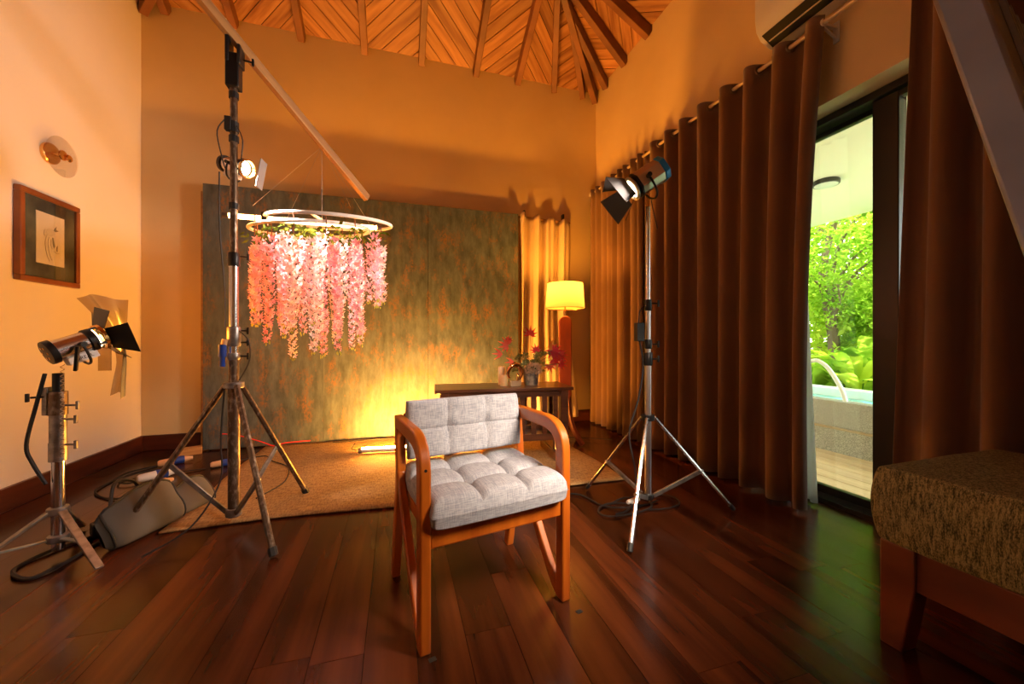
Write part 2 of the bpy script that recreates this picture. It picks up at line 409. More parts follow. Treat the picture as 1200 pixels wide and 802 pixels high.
# ================================================================== OUTSIDE
deck = struct('trim_1', box((3.0, 1.0, -.10), (1.36, 8, .06)), m_dark); deck.name = 'deck_base'
x = 2.51; dk = {}
while x < 3.62:
    y = -2.0+random.random(); 
    while y < 5.0:
        L = 2.2; 
        if 'p' not in dk: dk['p'] = o = box((0,0,0), (.138, 2.19, .03)).build('deck_board', m_deck, deck, bevel=.003, seg=1)
        else: o = instance(dk['p']); o.parent = deck
        o.location = (x+.069, y+1.1, -.055); y += L
    x += .144
pl = thing('pool', 'raised granite-faced pool with turquoise water beyond the deck', 'pool', (3.66, 2.5, -.07))
MB().box((.06, 0, .12), (.14, 9, .24)).build('lower_wall', m_granite, pl, bevel=.006)
MB().box((.10, 0, .355), (.14, 9, .23)).build('upper_wall', m_granite, pl, bevel=.006)
MB().box((.035, 0, .2375), (.10, 9, .012)).build('ledge', M('ledge_stone', (.42, .30, .18), .5), pl)
MB().box((.52, 0, .37), (.72, 9, .05)).build('water', m_green_water, pl)
MB().box((.95, 0, .40), (.16, 9, .17)).build('far_coping', m_tile, pl, bevel=.01)
ph = tag(tube(catmull([(3.72, 2.62, .74), (3.72, 2.56, .745), (3.73, 2.48, .68), (3.73, 2.38, .52), (3.73, 2.34, .40)], 6), .018, 10).build('pool_handrail', M('handrail_white', (.8, .82, .82), .3), smooth=True), 'curved pale metal handrail on the pool edge', 'handrail')
struct('soffit', box((3.77, 1.0, 2.42), (2.5, 9, .12)), m_soffit)
cl = thing('ceiling_light', 'small round flush light on the pale porch ceiling outside', 'light', (3.67, 2.46, 2.36))
MB().lathe([(.095, 0), (.10, -.008), (.10, -.035), (.094, -.04)], n=24).build('rim', m_frame, cl, smooth=True)
MB().lathe([(.001, -.044), (.08, -.044), (.09, -.038), (.001, -.036)], n=24).build('diffuser', m_white, cl, smooth=True)
struct('ground', box((14, 6, -.2), (20, 40, .1)), M('garden_soil', (.20, .16, .10), .9))

m_leafA = leafmat('leaf_lime', (.40, .58, .03), (.66, .82, .10), .5)
m_leafB = leafmat('leaf_green', (.17, .35, .02), (.42, .60, .06), .5)
m_leafC = leafmat('leaf_deep', (.08, .22, .02), (.26, .45, .05), .45)
m_bark = M('bark', (.16, .11, .07), .9)
def tree(loc, h, cr, n, mat, label, lr=(.05, .10), droop=0):
    t = thing('tree', label, 'tree', loc)
    tr = catmull([(0,0,0), (.1,.05,h*.3), (-.05,.1,h*.6), (.1,0,h*.85)], 4)
    MB().tube(tr, [.09*(1-.6*i/len(tr)) for i in range(len(tr))], 7).build('trunk', m_bark, t, smooth=True)
    br = MB()
    for _ in range(14):
        a = random.uniform(0, 6.28); z0 = h*random.uniform(.35, .8); r = cr*random.uniform(.5, .9)
        br.tube(catmull([(0,0,z0), (math.cos(a)*r*.5, math.sin(a)*r*.5, z0+.35), (math.cos(a)*r, math.sin(a)*r, z0+random.uniform(-.1,.5))], 3), [.03,.025,.02,.018,.014,.01,.006], 5)
    br.build('branch', m_bark, t, smooth=True)
    mb = MB()
    for _ in range(n):
        a = random.uniform(0, 6.28); b = math.asin(random.uniform(-1, 1)); r = cr*random.uniform(.25, 1)**.6
        c = Vector((math.cos(a)*math.cos(b)*r, math.sin(a)*math.cos(b)*r, h*.72+math.sin(b)*r*.95))
        if mnoise.noise(c*1.6) < -.25: continue
        L = random.uniform(*lr); d = Vector((random.uniform(-1,1), random.uniform(-1,1), random.uniform(-1,.4)-droop)).normalized()
        sd_ = d.cross(Vector((random.uniform(-1,1), random.uniform(-1,1), 1))).normalized(); w = L*.32
        nn = d.cross(sd_)*L*.08
        mb.add([c, c+d*L*.45+sd_*w+nn, c+d*L, c+d*L*.45-sd_*w+nn, ], [(0,1,2),(0,2,3)])
    mb.build('foliage', mat, t, recalc=False, kind='stuff')
    return t
tree((6.1, 4.0, -.1), 3.4, 1.35, 14000, m_leafB, 'leafy tree with spreading bright green crown nearest the porch edge')
tree((9.0, 6.2, -.1), 4.4, 2.0, 15000, m_leafA, 'sunlit lime-green tree further back on the left in the garden', (.07, .13))
tree((8.6, 3.6, -.1), 4.2, 1.8, 9000, m_leafB, 'loose-crowned tree at the right in the garden behind the door post', (.07, .13))
tree((5.55, 2.2, -.1), 3.3, .95, 3200, m_leafC, 'darker tree with low hanging leaves beside the porch roof', (.05, .10), .5)
def bush(loc, r, h, n, mat, label):
    t = thing('shrub', label, 'shrub', loc); st = MB()
    for k in range(7):
        a = k*.9; st.tube(catmull([(0,0,0), (math.cos(a)*r*.3, math.sin(a)*r*.3, h*.4), (math.cos(a)*r*.6, math.sin(a)*r*.6, h*.85)], 3), [.02]*6+[.008], 5)
    st.build('branch', m_bark, t, smooth=True); mb = MB()
    for _ in range(n):
        a = random.uniform(0, 6.28); q = random.uniform(.3, 1)**.5; z = random.random(); rr_ = r*q*(1-.35*z*z)
        c = Vector((math.cos(a)*rr_, math.sin(a)*rr_, h*z)); c *= 1+.18*mnoise.noise(c*2.5); L = random.uniform(.07, .15)
        d = Vector((random.uniform(-1,1), random.uniform(-1,1), random.uniform(-.6,1))).normalized(); sd_ = d.cross(Vector((random.uniform(-1,1), random.uniform(-1,1), 1))).normalized()
        mb.add([c, c+d*L*.45+sd_*L*.28, c+d*L, c+d*L*.45-sd_*L*.28], [(0,1,2),(0,2,3)])
    mb.build('foliage', mat, t, recalc=False, kind='stuff'); return t
bush((6.7, 4.7, -.1), .95, 1.9, 5000, m_leafA, 'tall lime-green shrub left of centre behind the broad-leaved plants')
bush((7.0, 3.6, -.1), .95, 1.7, 4500, m_leafB, 'mid-green shrub right of centre behind the broad-leaved plants')
bush((9.2, 7.4, -.1), 1.6, 2.6, 5000, m_leafB, 'distant shrub closing the garden beneath the furthest tree')
bush((10.5, 5.2, -.1), 1.6, 2.4, 5000, m_leafA, 'distant pale shrub closing the garden at the right')
def broad(loc, n, h, label, mat, seed):
    rnd = random.Random(seed); t = thing('heliconia_plant', label, 'plant', loc, group=None)
    for k in range(n):
        a = rnd.uniform(0, 6.28); ln = rnd.uniform(.45, .8); w = ln*rnd.uniform(.13, .2); b = Vector((math.cos(a), math.sin(a), 0)); hh = h*rnd.uniform(.45, 1)
        mb = MB(); st = b*rnd.uniform(.02, .12); sdv = Vector((-b.y, b.x, 0)); N = 8
        def cpt(u): return st+Vector((0,0,hh*.5)) + b*(ln*.62*u) + Vector((0,0,(hh*.5)*(1.5*u-.95*u*u)))
        def fn(u, v):
            ww = w*math.sin(math.pi*min(1, .06+u*.94))**.7
            return cpt(u)+sdv*(v-.5)*2*ww+Vector((0,0,-abs(v-.5)*ww*.5*-1))
        mb.grid(fn, N, 3); lf = mb.build('leaf', mat, t, smooth=True, recalc=False)
        MB().tube([st*.2, st+Vector((0,0,hh*.3)), cpt(.05)], .008, 5).build('stem', m_leafC, lf)
    return t
bsp = [(5.0,3.5,.75,'lime-green broad-leaved plant furthest left in the row behind the pool'),(5.05,3.05,.95,'tallest broad-leaved plant behind the pool, its blades crossing'),
       (5.1,2.6,.8,'broad-leaved plant with arching blades at the middle of the bed behind the pool'),(5.0,2.15,.75,'broad-leaved plant beside the door post at the right end of the bed'),
       (5.6,3.3,1.1,'broad-leaved plant in the second row, seen between the left pair'),(5.65,2.8,1.15,'broad-leaved plant in the second row, seen between the right pair')]
for i, (x, y, h, lb) in enumerate(bsp): broad((x, y, -.1), 15, h+.25, lb, m_leafA if i % 2 else m_leafB, i+3)

m_sheer = leafmat('sheer_white', (.88, .88, .85), (.85, .85, .82), .55)
# ================================================================== CURTAINS
def curtain(nm, label, y0, y1, waves, A, mat, zt=2.625, x0=2.12, zb=.018, eyelets=True, seed=0, flare=None, sharp=1.6, jit=.12):
    rnd = random.Random(seed); N = waves*16; ph = [0]
    for k in range(waves): ph.append(ph[-1]+1+rnd.uniform(-jit, jit))
    ph = [p/ph[-1] for p in ph]; amp = [rnd.uniform(.85, 1.15) for _ in range(waves+1)]
    dr_ = [rnd.uniform(-1, 1) for _ in range(waves+1)]
    def fn(u, v):
        q = u*waves; k = min(int(q), waves-1); fr = q-k
        y = y0+(y1-y0)*(ph[k]+(ph[k+1]-ph[k])*fr); a = amp[k]*(1-fr)+amp[k+1]*fr; d = dr_[k]*(1-fr)+dr_[k+1]*fr
        s = math.sin(2*math.pi*fr); s = math.copysign(abs(s)**(1/sharp), s)
        down = 1-v
        xx = x0 - A*a*s*(1-.12*math.sin(down*3.0)) + d*.018*down*down
        y += .035*(y1-y0)/waves/.17*d*down + (flare(u, down) if flare else 0)
        z = zb+(zt-zb)*v
        return (xx, y, z)
    c = thing(nm, label, 'curtain', (x0, (y0+y1)/2, zt))
    mb = MB(); mb.grid(lambda u, v: tuple(Vector(fn(u, v))-Vector((x0, (y0+y1)/2, zt))), N+1, 22)
    mb.build('cloth', mat, c, smooth=True, recalc=False, solid=.003)
    if eyelets:
        for k in range(waves*2):
            fr = k/2; kk = int(fr); yy = y0+(y1-y0)*(ph[kk]+(ph[min(kk+1, waves)]-ph[kk])*(fr-kk))
            if k == 0: continue
            ring = [(math.cos(t)*.024, 0, math.sin(t)*.024) for t in [2*math.pi*j/14 for j in range(14)]]
            o = tube(ring, .006, 6, closed=True).build('eyelet', m_silver_dull, c, smooth=True)
            o.location = (0, yy-(y0+y1)/2, 2.588-zt)
            o.rotation_euler = (0, 0, R(20 if k % 2 else -20))
    return c
m_silver_dull = M('dull_nickel', (.20, .14, .09), .45, metal=.8)
curtain('curtain', 'long brown eyelet curtain, nearest panel left of the glass door', 1.425, 2.93, 8, .052, m_curt, seed=3,
        flare=lambda u, d: (.035*math.sin(d*math.pi)+.070*d)*(1-u)**3)
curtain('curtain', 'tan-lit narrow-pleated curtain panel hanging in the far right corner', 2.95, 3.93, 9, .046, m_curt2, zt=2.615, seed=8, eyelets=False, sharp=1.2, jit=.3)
curtain('curtain', 'dark brown curtain panel right of the glass door behind the daybed', .0, 1.075, 8, .055, m_curt, seed=12, x0=2.13, flare=lambda u, d: .07*d*u**3)
sh = curtain('sheer_curtain', 'thin white sheer curtain edge peeking out beside the brown curtain', 1.562, 1.72, 2, .02, m_sheer, zt=2.2, x0=2.27, eyelets=False, seed=2, flare=lambda u, d: .10*(1-d))
rod = thing('curtain_rod', 'pale round curtain rod threaded through the brown curtains', 'curtain rod', (2.12, 1.9, 2.588))
MB().tube([(0, -2.2, 0), (0, 2.05, 0)], .0125, 12).build('pole', M('rod_cream', (.62, .48, .33), .4, metal=.3), rod, smooth=True)
for yy in (1.44, 3.9):
    b = MB(); b.bar((.108, yy-1.9, .0), (.0, yy-1.9, .0), .018, .012); b.bar((.105, yy-1.9, -.055), (.0, yy-1.9, -.01), .012, .01); b.box((.104, yy-1.9, -.02), (.008, .03, .11))
    b.tube([(0, yy-1.9-.012, 0), (0, yy-1.9+.012, 0)], .022, 12)
    b.build('bracket', m_white, rod, bevel=.002)

# ================================================================== AIR CONDITIONER
ac = thing('air_conditioner', 'white wall-mounted air conditioner above the curtain rod', 'air conditioner', (2.23, 1.34, 2.69))
prof = [(-.002,0),(-.08,-.0),(-.15,.03),(-.185,.075),(-.195,.14),(-.195,.27),(-.17,.295),(-.002,.295)]
MB().prism(prof, lambda u, v, w: (u, w, v), -.42, .42).build('body', M('ac_white', (.80, .77, .72), .35), ac, bevel=.008)
sl = MB().add([(-.172,-.39,.042),(-.172,.39,.042),(-.088,.39,-.005),(-.088,-.39,-.005)], [(0,1,2,3)]).build('air_slot', m_black, ac, solid=.006)
for (q, r_) in (((-.128), .018),): MB().bar((q, -.38, r_-.004), (q, .38, r_-.004), .006, .006).build('louvre', m_white, sl)
MB().box((-.196, .30, .20), (.002, .055, .006)).build('marking', m_black, ac)

# ================================================================== LEFT WALL: picture and sconce
pf = thing('picture_frame', 'brown wooden frame with bird drawing on the left wall', 'picture', (XL, 3.085, 1.555))
fw, fh, fd, fb = .43, .54, .034, .032
for nm, c, d in (('frame_rail', (fd/2, 0, fh/2-fb/2), (fd, fw, fb)), ('frame_rail', (fd/2, 0, -fh/2+fb/2), (fd, fw, fb)), ('frame_stile', (fd/2, fw/2-fb/2, 0), (fd, fb, fh-2*fb)), ('frame_stile', (fd/2, -fw/2+fb/2, 0), (fd, fb, fh-2*fb))):
    MB().box(c, d).build(nm, M('picture_wood', (.16, .05, .015), .35, c2=(.26, .09, .03), scale=6), pf, bevel=.005)
MB().box((.012, 0, 0), (.016, fw-2*fb, fh-2*fb)).build('mat_board', M('mottled_mat', (.018, .022, .016), .7, c2=(.10, .115, .085), scale=7), pf)
MB().box((.021, 0, .005), (.003, .20, .31)).build('paper', M('paper', (.70, .66, .58), .8), pf)
ink = M('pencil', (.42, .38, .31), .9); inkd = M('pencil_dark', (.20, .18, .14), .9); inkw = M('pencil_pale', (.60, .56, .48), .9)
bird = MB()
bx = .0235
bird.prism([(-.035,.045),(-.02,.07),(.01,.075),(.025,.06),(.022,.04),(0,.025),(-.025,.028)], lambda u, v, w: (w, u, v), bx, bx+.001)
bird.build('drawn_head', inkw, pf)
d2 = MB(); d2.prism([(.018,.066),(.034,.062),(.055,.072),(.035,.078),(.040,.098),(.024,.080)], lambda u, v, w: (w, u, v), bx, bx+.0012)
d2.prism([(.008,.022),(.016,.02),(.028,-.03),(.020,-.045),(.012,-.02)], lambda u, v, w: (w, u, v), bx, bx+.0012)
d2.prism([(.04,-.03),(.048,-.02),(.046,-.06),(.038,-.055)], lambda u, v, w: (w, u, v), bx, bx+.0012)
d2.build('drawn_crest', inkd, pf)
d3 = MB()
for pts in ([(-.028,.03),(-.042,-.02),(-.03,-.09),(-.01,-.13)], [(-.014,.02),(-.022,-.02),(-.012,-.08),(.006,-.12)], [(.0,.01),(.0,-.03),(.01,-.05)], [(.02,-.06),(.04,-.07),(.06,-.066)], [(-.045,.06),(-.05,.03),(-.04,.02)]):
    d3.tube(catmull([(bx, a, b) for a, b in pts], 4), .0016, 4)
d3.build('drawn_line', ink, pf)
MB().box((.0265, 0, 0), (.002, fw-2*fb, fh-2*fb)).build('glazing', glass('picture_glass', (1, 1, 1), .25), pf)

sc = thing('wall_sconce', 'round brass and clear glass sconce above the picture', 'wall light', (XL, 3.10, 2.10))
rotx = Matrix.Rotation(R(90), 3, 'Y')
MB().lathe([(.062, 0), (.064, .004), (.064, .018), (.06, .022)], rot=rotx, n=28).build('backplate', m_gold, sc, smooth=True)
MB().lathe([(.12, 0), (.122, .003), (.12, .006)], c=(.055, .015, -.01), rot=rotx, n=36).build('glass_disc', glass('sconce_glass', (.97, .95, .92), .35, .02), sc, smooth=True)
MB().tube([(.02, 0, 0), (.075, .01, -.005)], .01, 10).build('stem', m_gold, sc, smooth=True)
MB().lathe([(.03, 0), (.032, .003), (.03, .007)], c=(.068, .0, -.004), rot=rotx, n=20).build('disc', m_gold, sc, smooth=True)
MB().lathe([(.02, 0), (.024, .004), (.02, .009), (.004, .012)], c=(.075, .035, -.008), rot=rotx, n=20).build('disc', m_gold, sc, smooth=True)

# ================================================================== BACKDROP
def backdrop_mat():
    m = bpy.data.materials.new('painted_backdrop'); m.use_nodes = True; nt = m.node_tree; n = nt.nodes; l = nt.links; b = n['Principled BSDF']
    b.inputs['Roughness'].default_value = .5
    tc = n.new('ShaderNodeTexCoord')
    def nz(st, sc_, det):
        mp = n.new('ShaderNodeMapping'); mp.inputs['Scale'].default_value = st; l.new(tc.outputs['Object'], mp.inputs[0])
        z = n.new('ShaderNodeTexNoise'); z.inputs['Scale'].default_value = sc_; z.inputs['Detail'].default_value = det; z.inputs['Roughness'].default_value = .65
        l.new(mp.outputs[0], z.inputs[0]); return z.outputs[0]
    def ramp(src, a, b_, ca, cb):
        r = n.new('ShaderNodeValToRGB'); r.color_ramp.elements[0].position = a; r.color_ramp.elements[1].position = b_
        r.color_ramp.elements[0].color = (*ca, 1); r.color_ramp.elements[1].color = (*cb, 1); l.new(src, r.inputs[0]); return r.outputs[0]
    base = ramp(nz((6, 1, 2.0), 2.4, 9), .30, .70, (.020, .031, .040), (.090, .118, .145))
    rust = ramp(nz((4.5, 1, 2.2), 2.0, 8), .50, .64, (0, 0, 0), (1, 1, 1))
    fine = ramp(nz((26, 1, 14), 2.2, 3), .42, .54, (0, 0, 0), (1, 1, 1))
    mu = n.new('ShaderNodeMath'); mu.operation = 'MULTIPLY'; l.new(rust, mu.inputs[0]); l.new(fine, mu.inputs[1])
    mx = n.new('ShaderNodeMix'); mx.data_type = 'RGBA'; l.new(mu.outputs[0], mx.inputs[0]); l.new(base, mx.inputs[6]); mx.inputs[7].default_value = (.16, .085, .038, 1)
    l.new(mx.outputs[2], b.inputs['Base Color'])
    bp = n.new('ShaderNodeBump'); bp.inputs['Strength'].default_value = .25; bp.inputs['Distance'].default_value = .004
    l.new(nz((20, 1, 6), 3, 5), bp.inputs['Height']); l.new(bp.outputs[0], b.inputs['Normal']); return m
bd = thing('backdrop', 'large teal and rust mottled studio backdrop against back wall', 'backdrop', (-.17, 3.84, 0))
m_bd = backdrop_mat(); BW = 2.79
for k in range(3):
    w = BW/3; xx = -BW/2+w*(k+.5)
    MB().box((xx, 0, 1.135), (w-.0015, .018, 2.25)).build('panel', m_bd, bd, bevel=.002, seg=1)
for xx in (-BW/2+.02, 0, BW/2-.02): MB().box((xx-(.02 if xx<0 else 0), .04, 1.1), (.045, .05, 2.2)).build('stile', m_beam, bd, bevel=.002)
for zz in (.15, 1.2, 2.15): MB().box((0, .046, zz), (BW-.14, .03, .045)).build('rail', m_beam, bd)

# cream drape right of the backdrop
dp = thing('cream_drape', 'cream satin drape hanging beside the backdrop behind the floor lamp', 'drape', (1.53, 3.83, 2.26))
def drape_fn(u, v):
    d = 1-v; w = .29*(1-.06*math.sin(d*3.1)) ; x = (u-.5)*2*w
    x += .16*max(0, d-.55)*(u)+.05*d*(u-.3)
    z = -d*2.17 - .03*u*(1-d) + .02*math.sin(u*23)*(1-d)
    y = -.035*math.sin(u*2*math.pi*3.6+.9*math.sin(d*2.5)+.6) - .02*math.sin(u*2*math.pi*6.3+1.7*d) - .12*max(0, d-.6)*u
    if d > .9: y -= (d-.9)*.5*math.sin(u*6)
    return (x, y, z)
MB().grid(drape_fn, 90, 40).build('cloth', m_drape, dp, smooth=True, recalc=False, solid=.003)
MB().tube([(-.33, .05, -.01), (.31, .05, -.03)], .012, 8).build('pole', m_beam, dp, smooth=True)
for xx in (-.24, .21): MB().box((xx, .02, .012), (.02, .05, .07)).build('clamp', m_black, dp, bevel=.003)

# ================================================================== RUG
rg = MB()
def rug_fn(u, v):
    x = -1.10+2.56*u; y = 2.24+1.57*v
    y += (.018*math.sin(u*9)+.02*math.sin(u*4+1))*(1-v); x += .01*math.sin(v*8)
    z = .010+.003*max(0, mnoise.noise(Vector((x*3, y*3, 0))))
    return (x, y, z)
rg.grid(rug_fn, 50, 30)
rgo = rg.build('jute_rug', m_rug, solid=.008, smooth=True); tag(rgo, 'flat woven jute rug under the backdrop and console', 'rug')

# ================================================================== ARMCHAIR
ch = thing('armchair', 'wooden armchair with grey tufted seat and back cushions', 'chair', (.333, 1.215, 0), R(11))
hw = .256
for sgn in (-1, 1):
    x0, x1 = sgn*hw-.0175, sgn*hw+.0175
    arc = [(.375, .632), (.20, .632), (.115, .630), (.065, .618), (.035, .592), (.022, .555), (.02, .50), (.02, .30), (.02, .002)]
    P = [(p.x, p.y) for p in catmull([(a, b, 0) for a, b in arc], 4)]
    MB().ribbon(P, [.046+.006*math.sin(i/len(P)*3.1) for i in range(len(P))], x0, x1).build('arm_and_front_leg', m_chairw, ch, bevel=.007, seg=3)
    P = [(p.x, p.y) for p in catmull([(a, b, 0) for a, b in [(.374, .655), (.372, .60), (.362, .52), (.355, .43), (.385, .28), (.425, .12), (.452, .0)]], 4)]
    MB().ribbon(P, [.042-.012*max(0, i/len(P)-.5) for i in range(len(P))], x0+.001, x1-.001).build('back_leg', m_chairw, ch, bevel=.006, seg=3)
    P = [(p.x, p.y) for p in catmull([(a, b, 0) for a, b in [(.350, .45), (.325, .385), (.20, .21), (.085, .06), (.036, .018)]], 4)]
    MB().ribbon(P, .036, x0+.003, x1-.003).build('diagonal_brace', m_chairw, ch, bevel=.006, seg=3)
MB().box((0, .020, .342), (2*hw-.035, .028, .062)).build('front_rail', m_chairw, ch, bevel=.005)
MB().box((0, .352, .342), (2*hw-.035, .024, .055)).build('rear_rail', m_chairw, ch, bevel=.005)
for sgn in (-1, 1): MB().box((sgn*(hw-.03), .186, .345), (.022, .31, .045)).build('side_rail', m_chairw, ch, bevel=.004)
def cushion(w, d, h, nx, ny, tuft, bulge, sag=0):
    """pillow with nx*ny tufted panels; local x,y,z centred at its base."""
    mb = MB(); NU, NV = 61, 49
    def prof(a):       # rounded edge
        return (1-abs(a)**22)**.5 if abs(a) < 1 else 0
    def seam(t, n):
        d_ = min(abs(t-k/n) for k in range(1, n)) if n > 1 else 1
        return math.exp(-(d_/.022)**2)
    def pt(u, v, top):
        a, b = 2*u-1, 2*v-1; e = prof(a)*prof(b)
        z = h/2*e
        pu = abs(math.sin(math.pi*u*nx)); pv = abs(math.sin(math.pi*v*ny))
        z += bulge*e*(pu**.5*pv**.5)
        z -= tuft*e*max(seam(u, nx)*(.35+.65*(1-pv)**1.0), seam(v, ny)*(.35+.65*(1-pu)**1.0))
        # deep dimples where the seams cross
        for i in range(1, nx):
            for j in range(1, ny):
                q = ((u-i/nx)*w)**2+((v-j/ny)*d)**2; z -= tuft*1.5*e*math.exp(-q/(.022**2))
        z += .0025*mnoise.noise(Vector((u*7, v*7, h*9)))
        x = a*w/2*(1-.02*(1-math.cos(math.pi*b/2))-.0) ; y = b*d/2*(1-.025*(a*a))
        rr = .012*(1-e)
        return (x*(1-rr), y*(1-rr), h/2+z if top else h/2-h/2*e)
    mb.grid(lambda u, v: pt(u, v, True), NU, NV)
    mb.grid(lambda u, v: pt(u, v, False), NU, NV)
    return mb
sc_ = cushion(.505, .44, .095, 3, 3, .020, .012)
sc_.v = [(x*(1-.02*(y+.2)), y+.178, z+.372) for x, y, z in sc_.v]
sc_.build('seat_cushion', m_grey, ch, smooth=True)
bc = cushion(.492, .225, .06, 3, 2, .009, .004)
tl = R(8)
bc.v = [(x, .335+(-(z-.03)+.0)*math.cos(tl)+y*math.sin(tl), .604+y*math.cos(tl)+(z-.03)*math.sin(tl)) for x, y, z in bc.v]
bc.build('back_cushion', m_grey, ch, smooth=True)
MB().bar((-.24, .376, .60), (.24, .376, .60), .014, .12).build('back_board', m_chairw, ch, bevel=.003)
for sgn in (-1,):
    MB().lathe([(.0045, 0), (.0045, .002)], c=(sgn*hw, -.0035, .556), rot=Matrix.Rotation(R(90), 3, 'X'), n=10).build('screw_plug', m_dark, ch)
for (x, y, lb) in ((.101, 1.150, 'small black floor tape mark by the left front chair leg'), (.607, 1.205, 'small black floor tape mark by the right front chair leg')):
    o = box((0, 0, .001), (.022, .016, .0012)).build('tape_mark', m_rubber); o.location = (x, y, 0); o.rotation_euler = (0, 0, R(15)); tag(o, lb, 'tape')

# ================================================================== CONSOLE TABLE
ct = thing('console_table', 'dark wooden console table with slatted front behind the armchair', 'table', (.80, 2.925, 0), R(-5.5))
MB().box((0, 0, .566), (1.05, .40, .024)).build('table_top', m_conw, ct, bevel=.004)
for (yy) in (-.155, .155):
    MB().box((0, yy, .530), (.92, .022, .05)).build('top_rail', m_conw, ct, bevel=.002)
    MB().box((0, yy, .195), (.92, .022, .05)).build('bottom_rail', m_conw, ct, bevel=.002)
    for xx in (-.455, .455): MB().box((xx, yy, .363), (.06, .06, .384)).build('post', m_conw, ct, bevel=.003)
    for k in range(10): MB().box((-.39+.78*k/9, yy, .363), (.038, .016, .286)).build('slat', m_conw, ct, bevel=.002)
MB().box((0, 0, .178), (.88, .28, .016)).build('shelf', m_conw, ct)
for xx in (-.42, .42):
    MB().box((xx, 0, .045), (.085, .46, .065)).build('foot', m_conw, ct, bevel=.004)
    MB().box((xx, 0, .122), (.06, .20, .09)).build('foot_post', m_conw, ct, bevel=.003)
TZ = .578
for (x, y, h, r, lb) in ((.815, 2.985, .145, .032, 'taller cream pillar candle at the back of the console'), (.808, 2.90, .085, .030, 'shorter cream pillar candle in front of the taller one')):
    c = thing('pillar_candle', lb, 'candle', (x, y, TZ))
    MB().lathe([(r-.002, 0), (r, .004), (r, h-.005), (r-.004, h), (r-.012, h-.004), (.001, h-.006)], n=20).build('wax', M('candle_wax', (.80, .60, .32), .5, sss=.2), c, smooth=True)
    MB().tube([(0, 0, h-.006), (.001, 0, h+.008)], .0012, 5).build('wick', m_black, c)
orn = thing('gold_ornament', 'polished copper ring sculpture on small glass block', 'ornament', (.885, 2.86, TZ))
MB().box((0, 0, .022), (.075, .06, .044)).build('base_block', M('clear_block', (.75, .62, .42), .1, trans=.5), orn, bevel=.004)
ring = [(.055*math.cos(t)*(1.0), .004*math.sin(2*t), .105+.062*math.sin(t)) for t in [-1.3+5.2*k/28 for k in range(29)]]
MB().tube(ring, [.007+.013*math.sin(math.pi*k/28)**1.2 for k in range(29)], 12).build('ring', M('copper', (.95, .50, .22), .12, metal=1), orn, smooth=True)
MB().tube([(.02, -.01, .044), (.025, -.012, .075), (.012, -.01, .10)], [.008, .014, .004], 10).build('finial', m_gold, orn, smooth=True)
MB().box((.048, .02, .06), (.02, .02, .11)).build('glass_block', M('clear_block'  , (.7, .6, .4), .1), orn, bevel=.003)
fp = thing('flower_pot', 'stone pot of red maple leaves, small green leaves and dried blooms', 'flower arrangement', (1.035, 2.90, TZ))
MB().lathe([(.052, 0), (.055, .004), (.068, .125), (.070, .13), (.063, .13), (.058, .11), (.001, .108)], n=24).build('pot', M('mottled_pot', (.42, .34, .24), .6, c2=(.16, .14, .12), scale=22, lo=.45, hi=.6), fp, smooth=True)
m_red = M('maple_red', (.62, .012, .008), .45, c2=(.75, .04, .01), scale=9); m_pink = M('maple_pink', (.65, .012, .05), .45); m_or = M('maple_orange', (.75, .07, .008), .45); m_yt = M('leaf_gold', (.75, .38, .08), .45)
m_gl = M('small_green', (.10, .15, .05), .5, c2=(.22, .26, .08), scale=20)
def leafq(mb, c, d, n, L, w):
    d = d.normalized(); s_ = d.cross(n).normalized()
    mb.add([c, c+d*L*.4+s_*w, c+d*L, c+d*L*.4-s_*w], [(0,1,2,3)])
def maple(mb, c, ax, nrm, L, k=7):
    ax = ax.normalized(); s_ = ax.cross(nrm).normalized()
    for i in range(k):
        a = (i-(k-1)/2)*R(33); leafq(mb, c, ax*math.cos(a)+s_*math.sin(a), nrm, L*(1-.07*abs(i-(k-1)/2)**1.5), L*.12)
rr = random.Random(5); vn = Vector((-.25, -1, .15)).normalized()
heads = [((-.01,.0,.40), (.1,0,1), .085, m_red), ((-.20,-.02,.32), (-.9,0,.35), .09, m_or), ((-.24,-.01,.25), (-1,0,.05), .09, m_or), ((-.15,-.02,.19), (-1,0,-.1), .08, m_or), ((-.19,0,.35),(0,0,1),.05,m_red),
         ((.17,-.02,.275), (.2,0,-1), .09, m_pink), ((.245,.0,.245), (.3,0,-1), .10, m_red), ((.15,.02,.30), (1,0,.25), .11, m_yt), ((.21,.03,.20), (.7,0,-.6), .09, m_red), ((.05,.02,.27), (-.2,0,1), .07, m_pink), ((.20,.0,.27),(1,0,0),.09,m_pink), ((.16,.0,.16),(.3,0,-1),.08,m_or),((.24,-.03,.17),(.8,0,-.3),.07,m_red)]
for i, (c, ax, L, mt) in enumerate(heads):
    mb = MB(); maple(mb, Vector(c), Vector(ax), vn, L, 7 if i not in (2, 3, 7) else 3); mb.build('maple_leaf', mt, fp, recalc=False, solid=.0015)
    MB().tube(catmull([(0,0,.12), (c[0]*.45, c[1], .12+(c[2]-.12)*.7), c], 4), .0018, 4).build('stem', M('stem_green', (.12,.14,.04), .6), fp)
mb = MB(); br = MB()
for _ in range(16):
    a = rr.uniform(0, 6.28); tip = Vector((rr.uniform(-.16, .18), rr.uniform(-.09, .09), .13+rr.uniform(-.02, .17))); tip.z -= abs(tip.x)*.3
    path = catmull([(0,0,.115), (tip.x*.5, tip.y*.5, tip.z*.75+.05), tip], 5); br.tube(path, .0016, 4)
    for p in path[2:]:
        for _ in range(7):
            d = Vector((rr.uniform(-1,1), rr.uniform(-1,1), rr.uniform(-.7,1))); leafq(mb, p+d*.006, d, Vector((rr.uniform(-1,1), -1, rr.uniform(-1,1))), rr.uniform(.012,.022), .006)
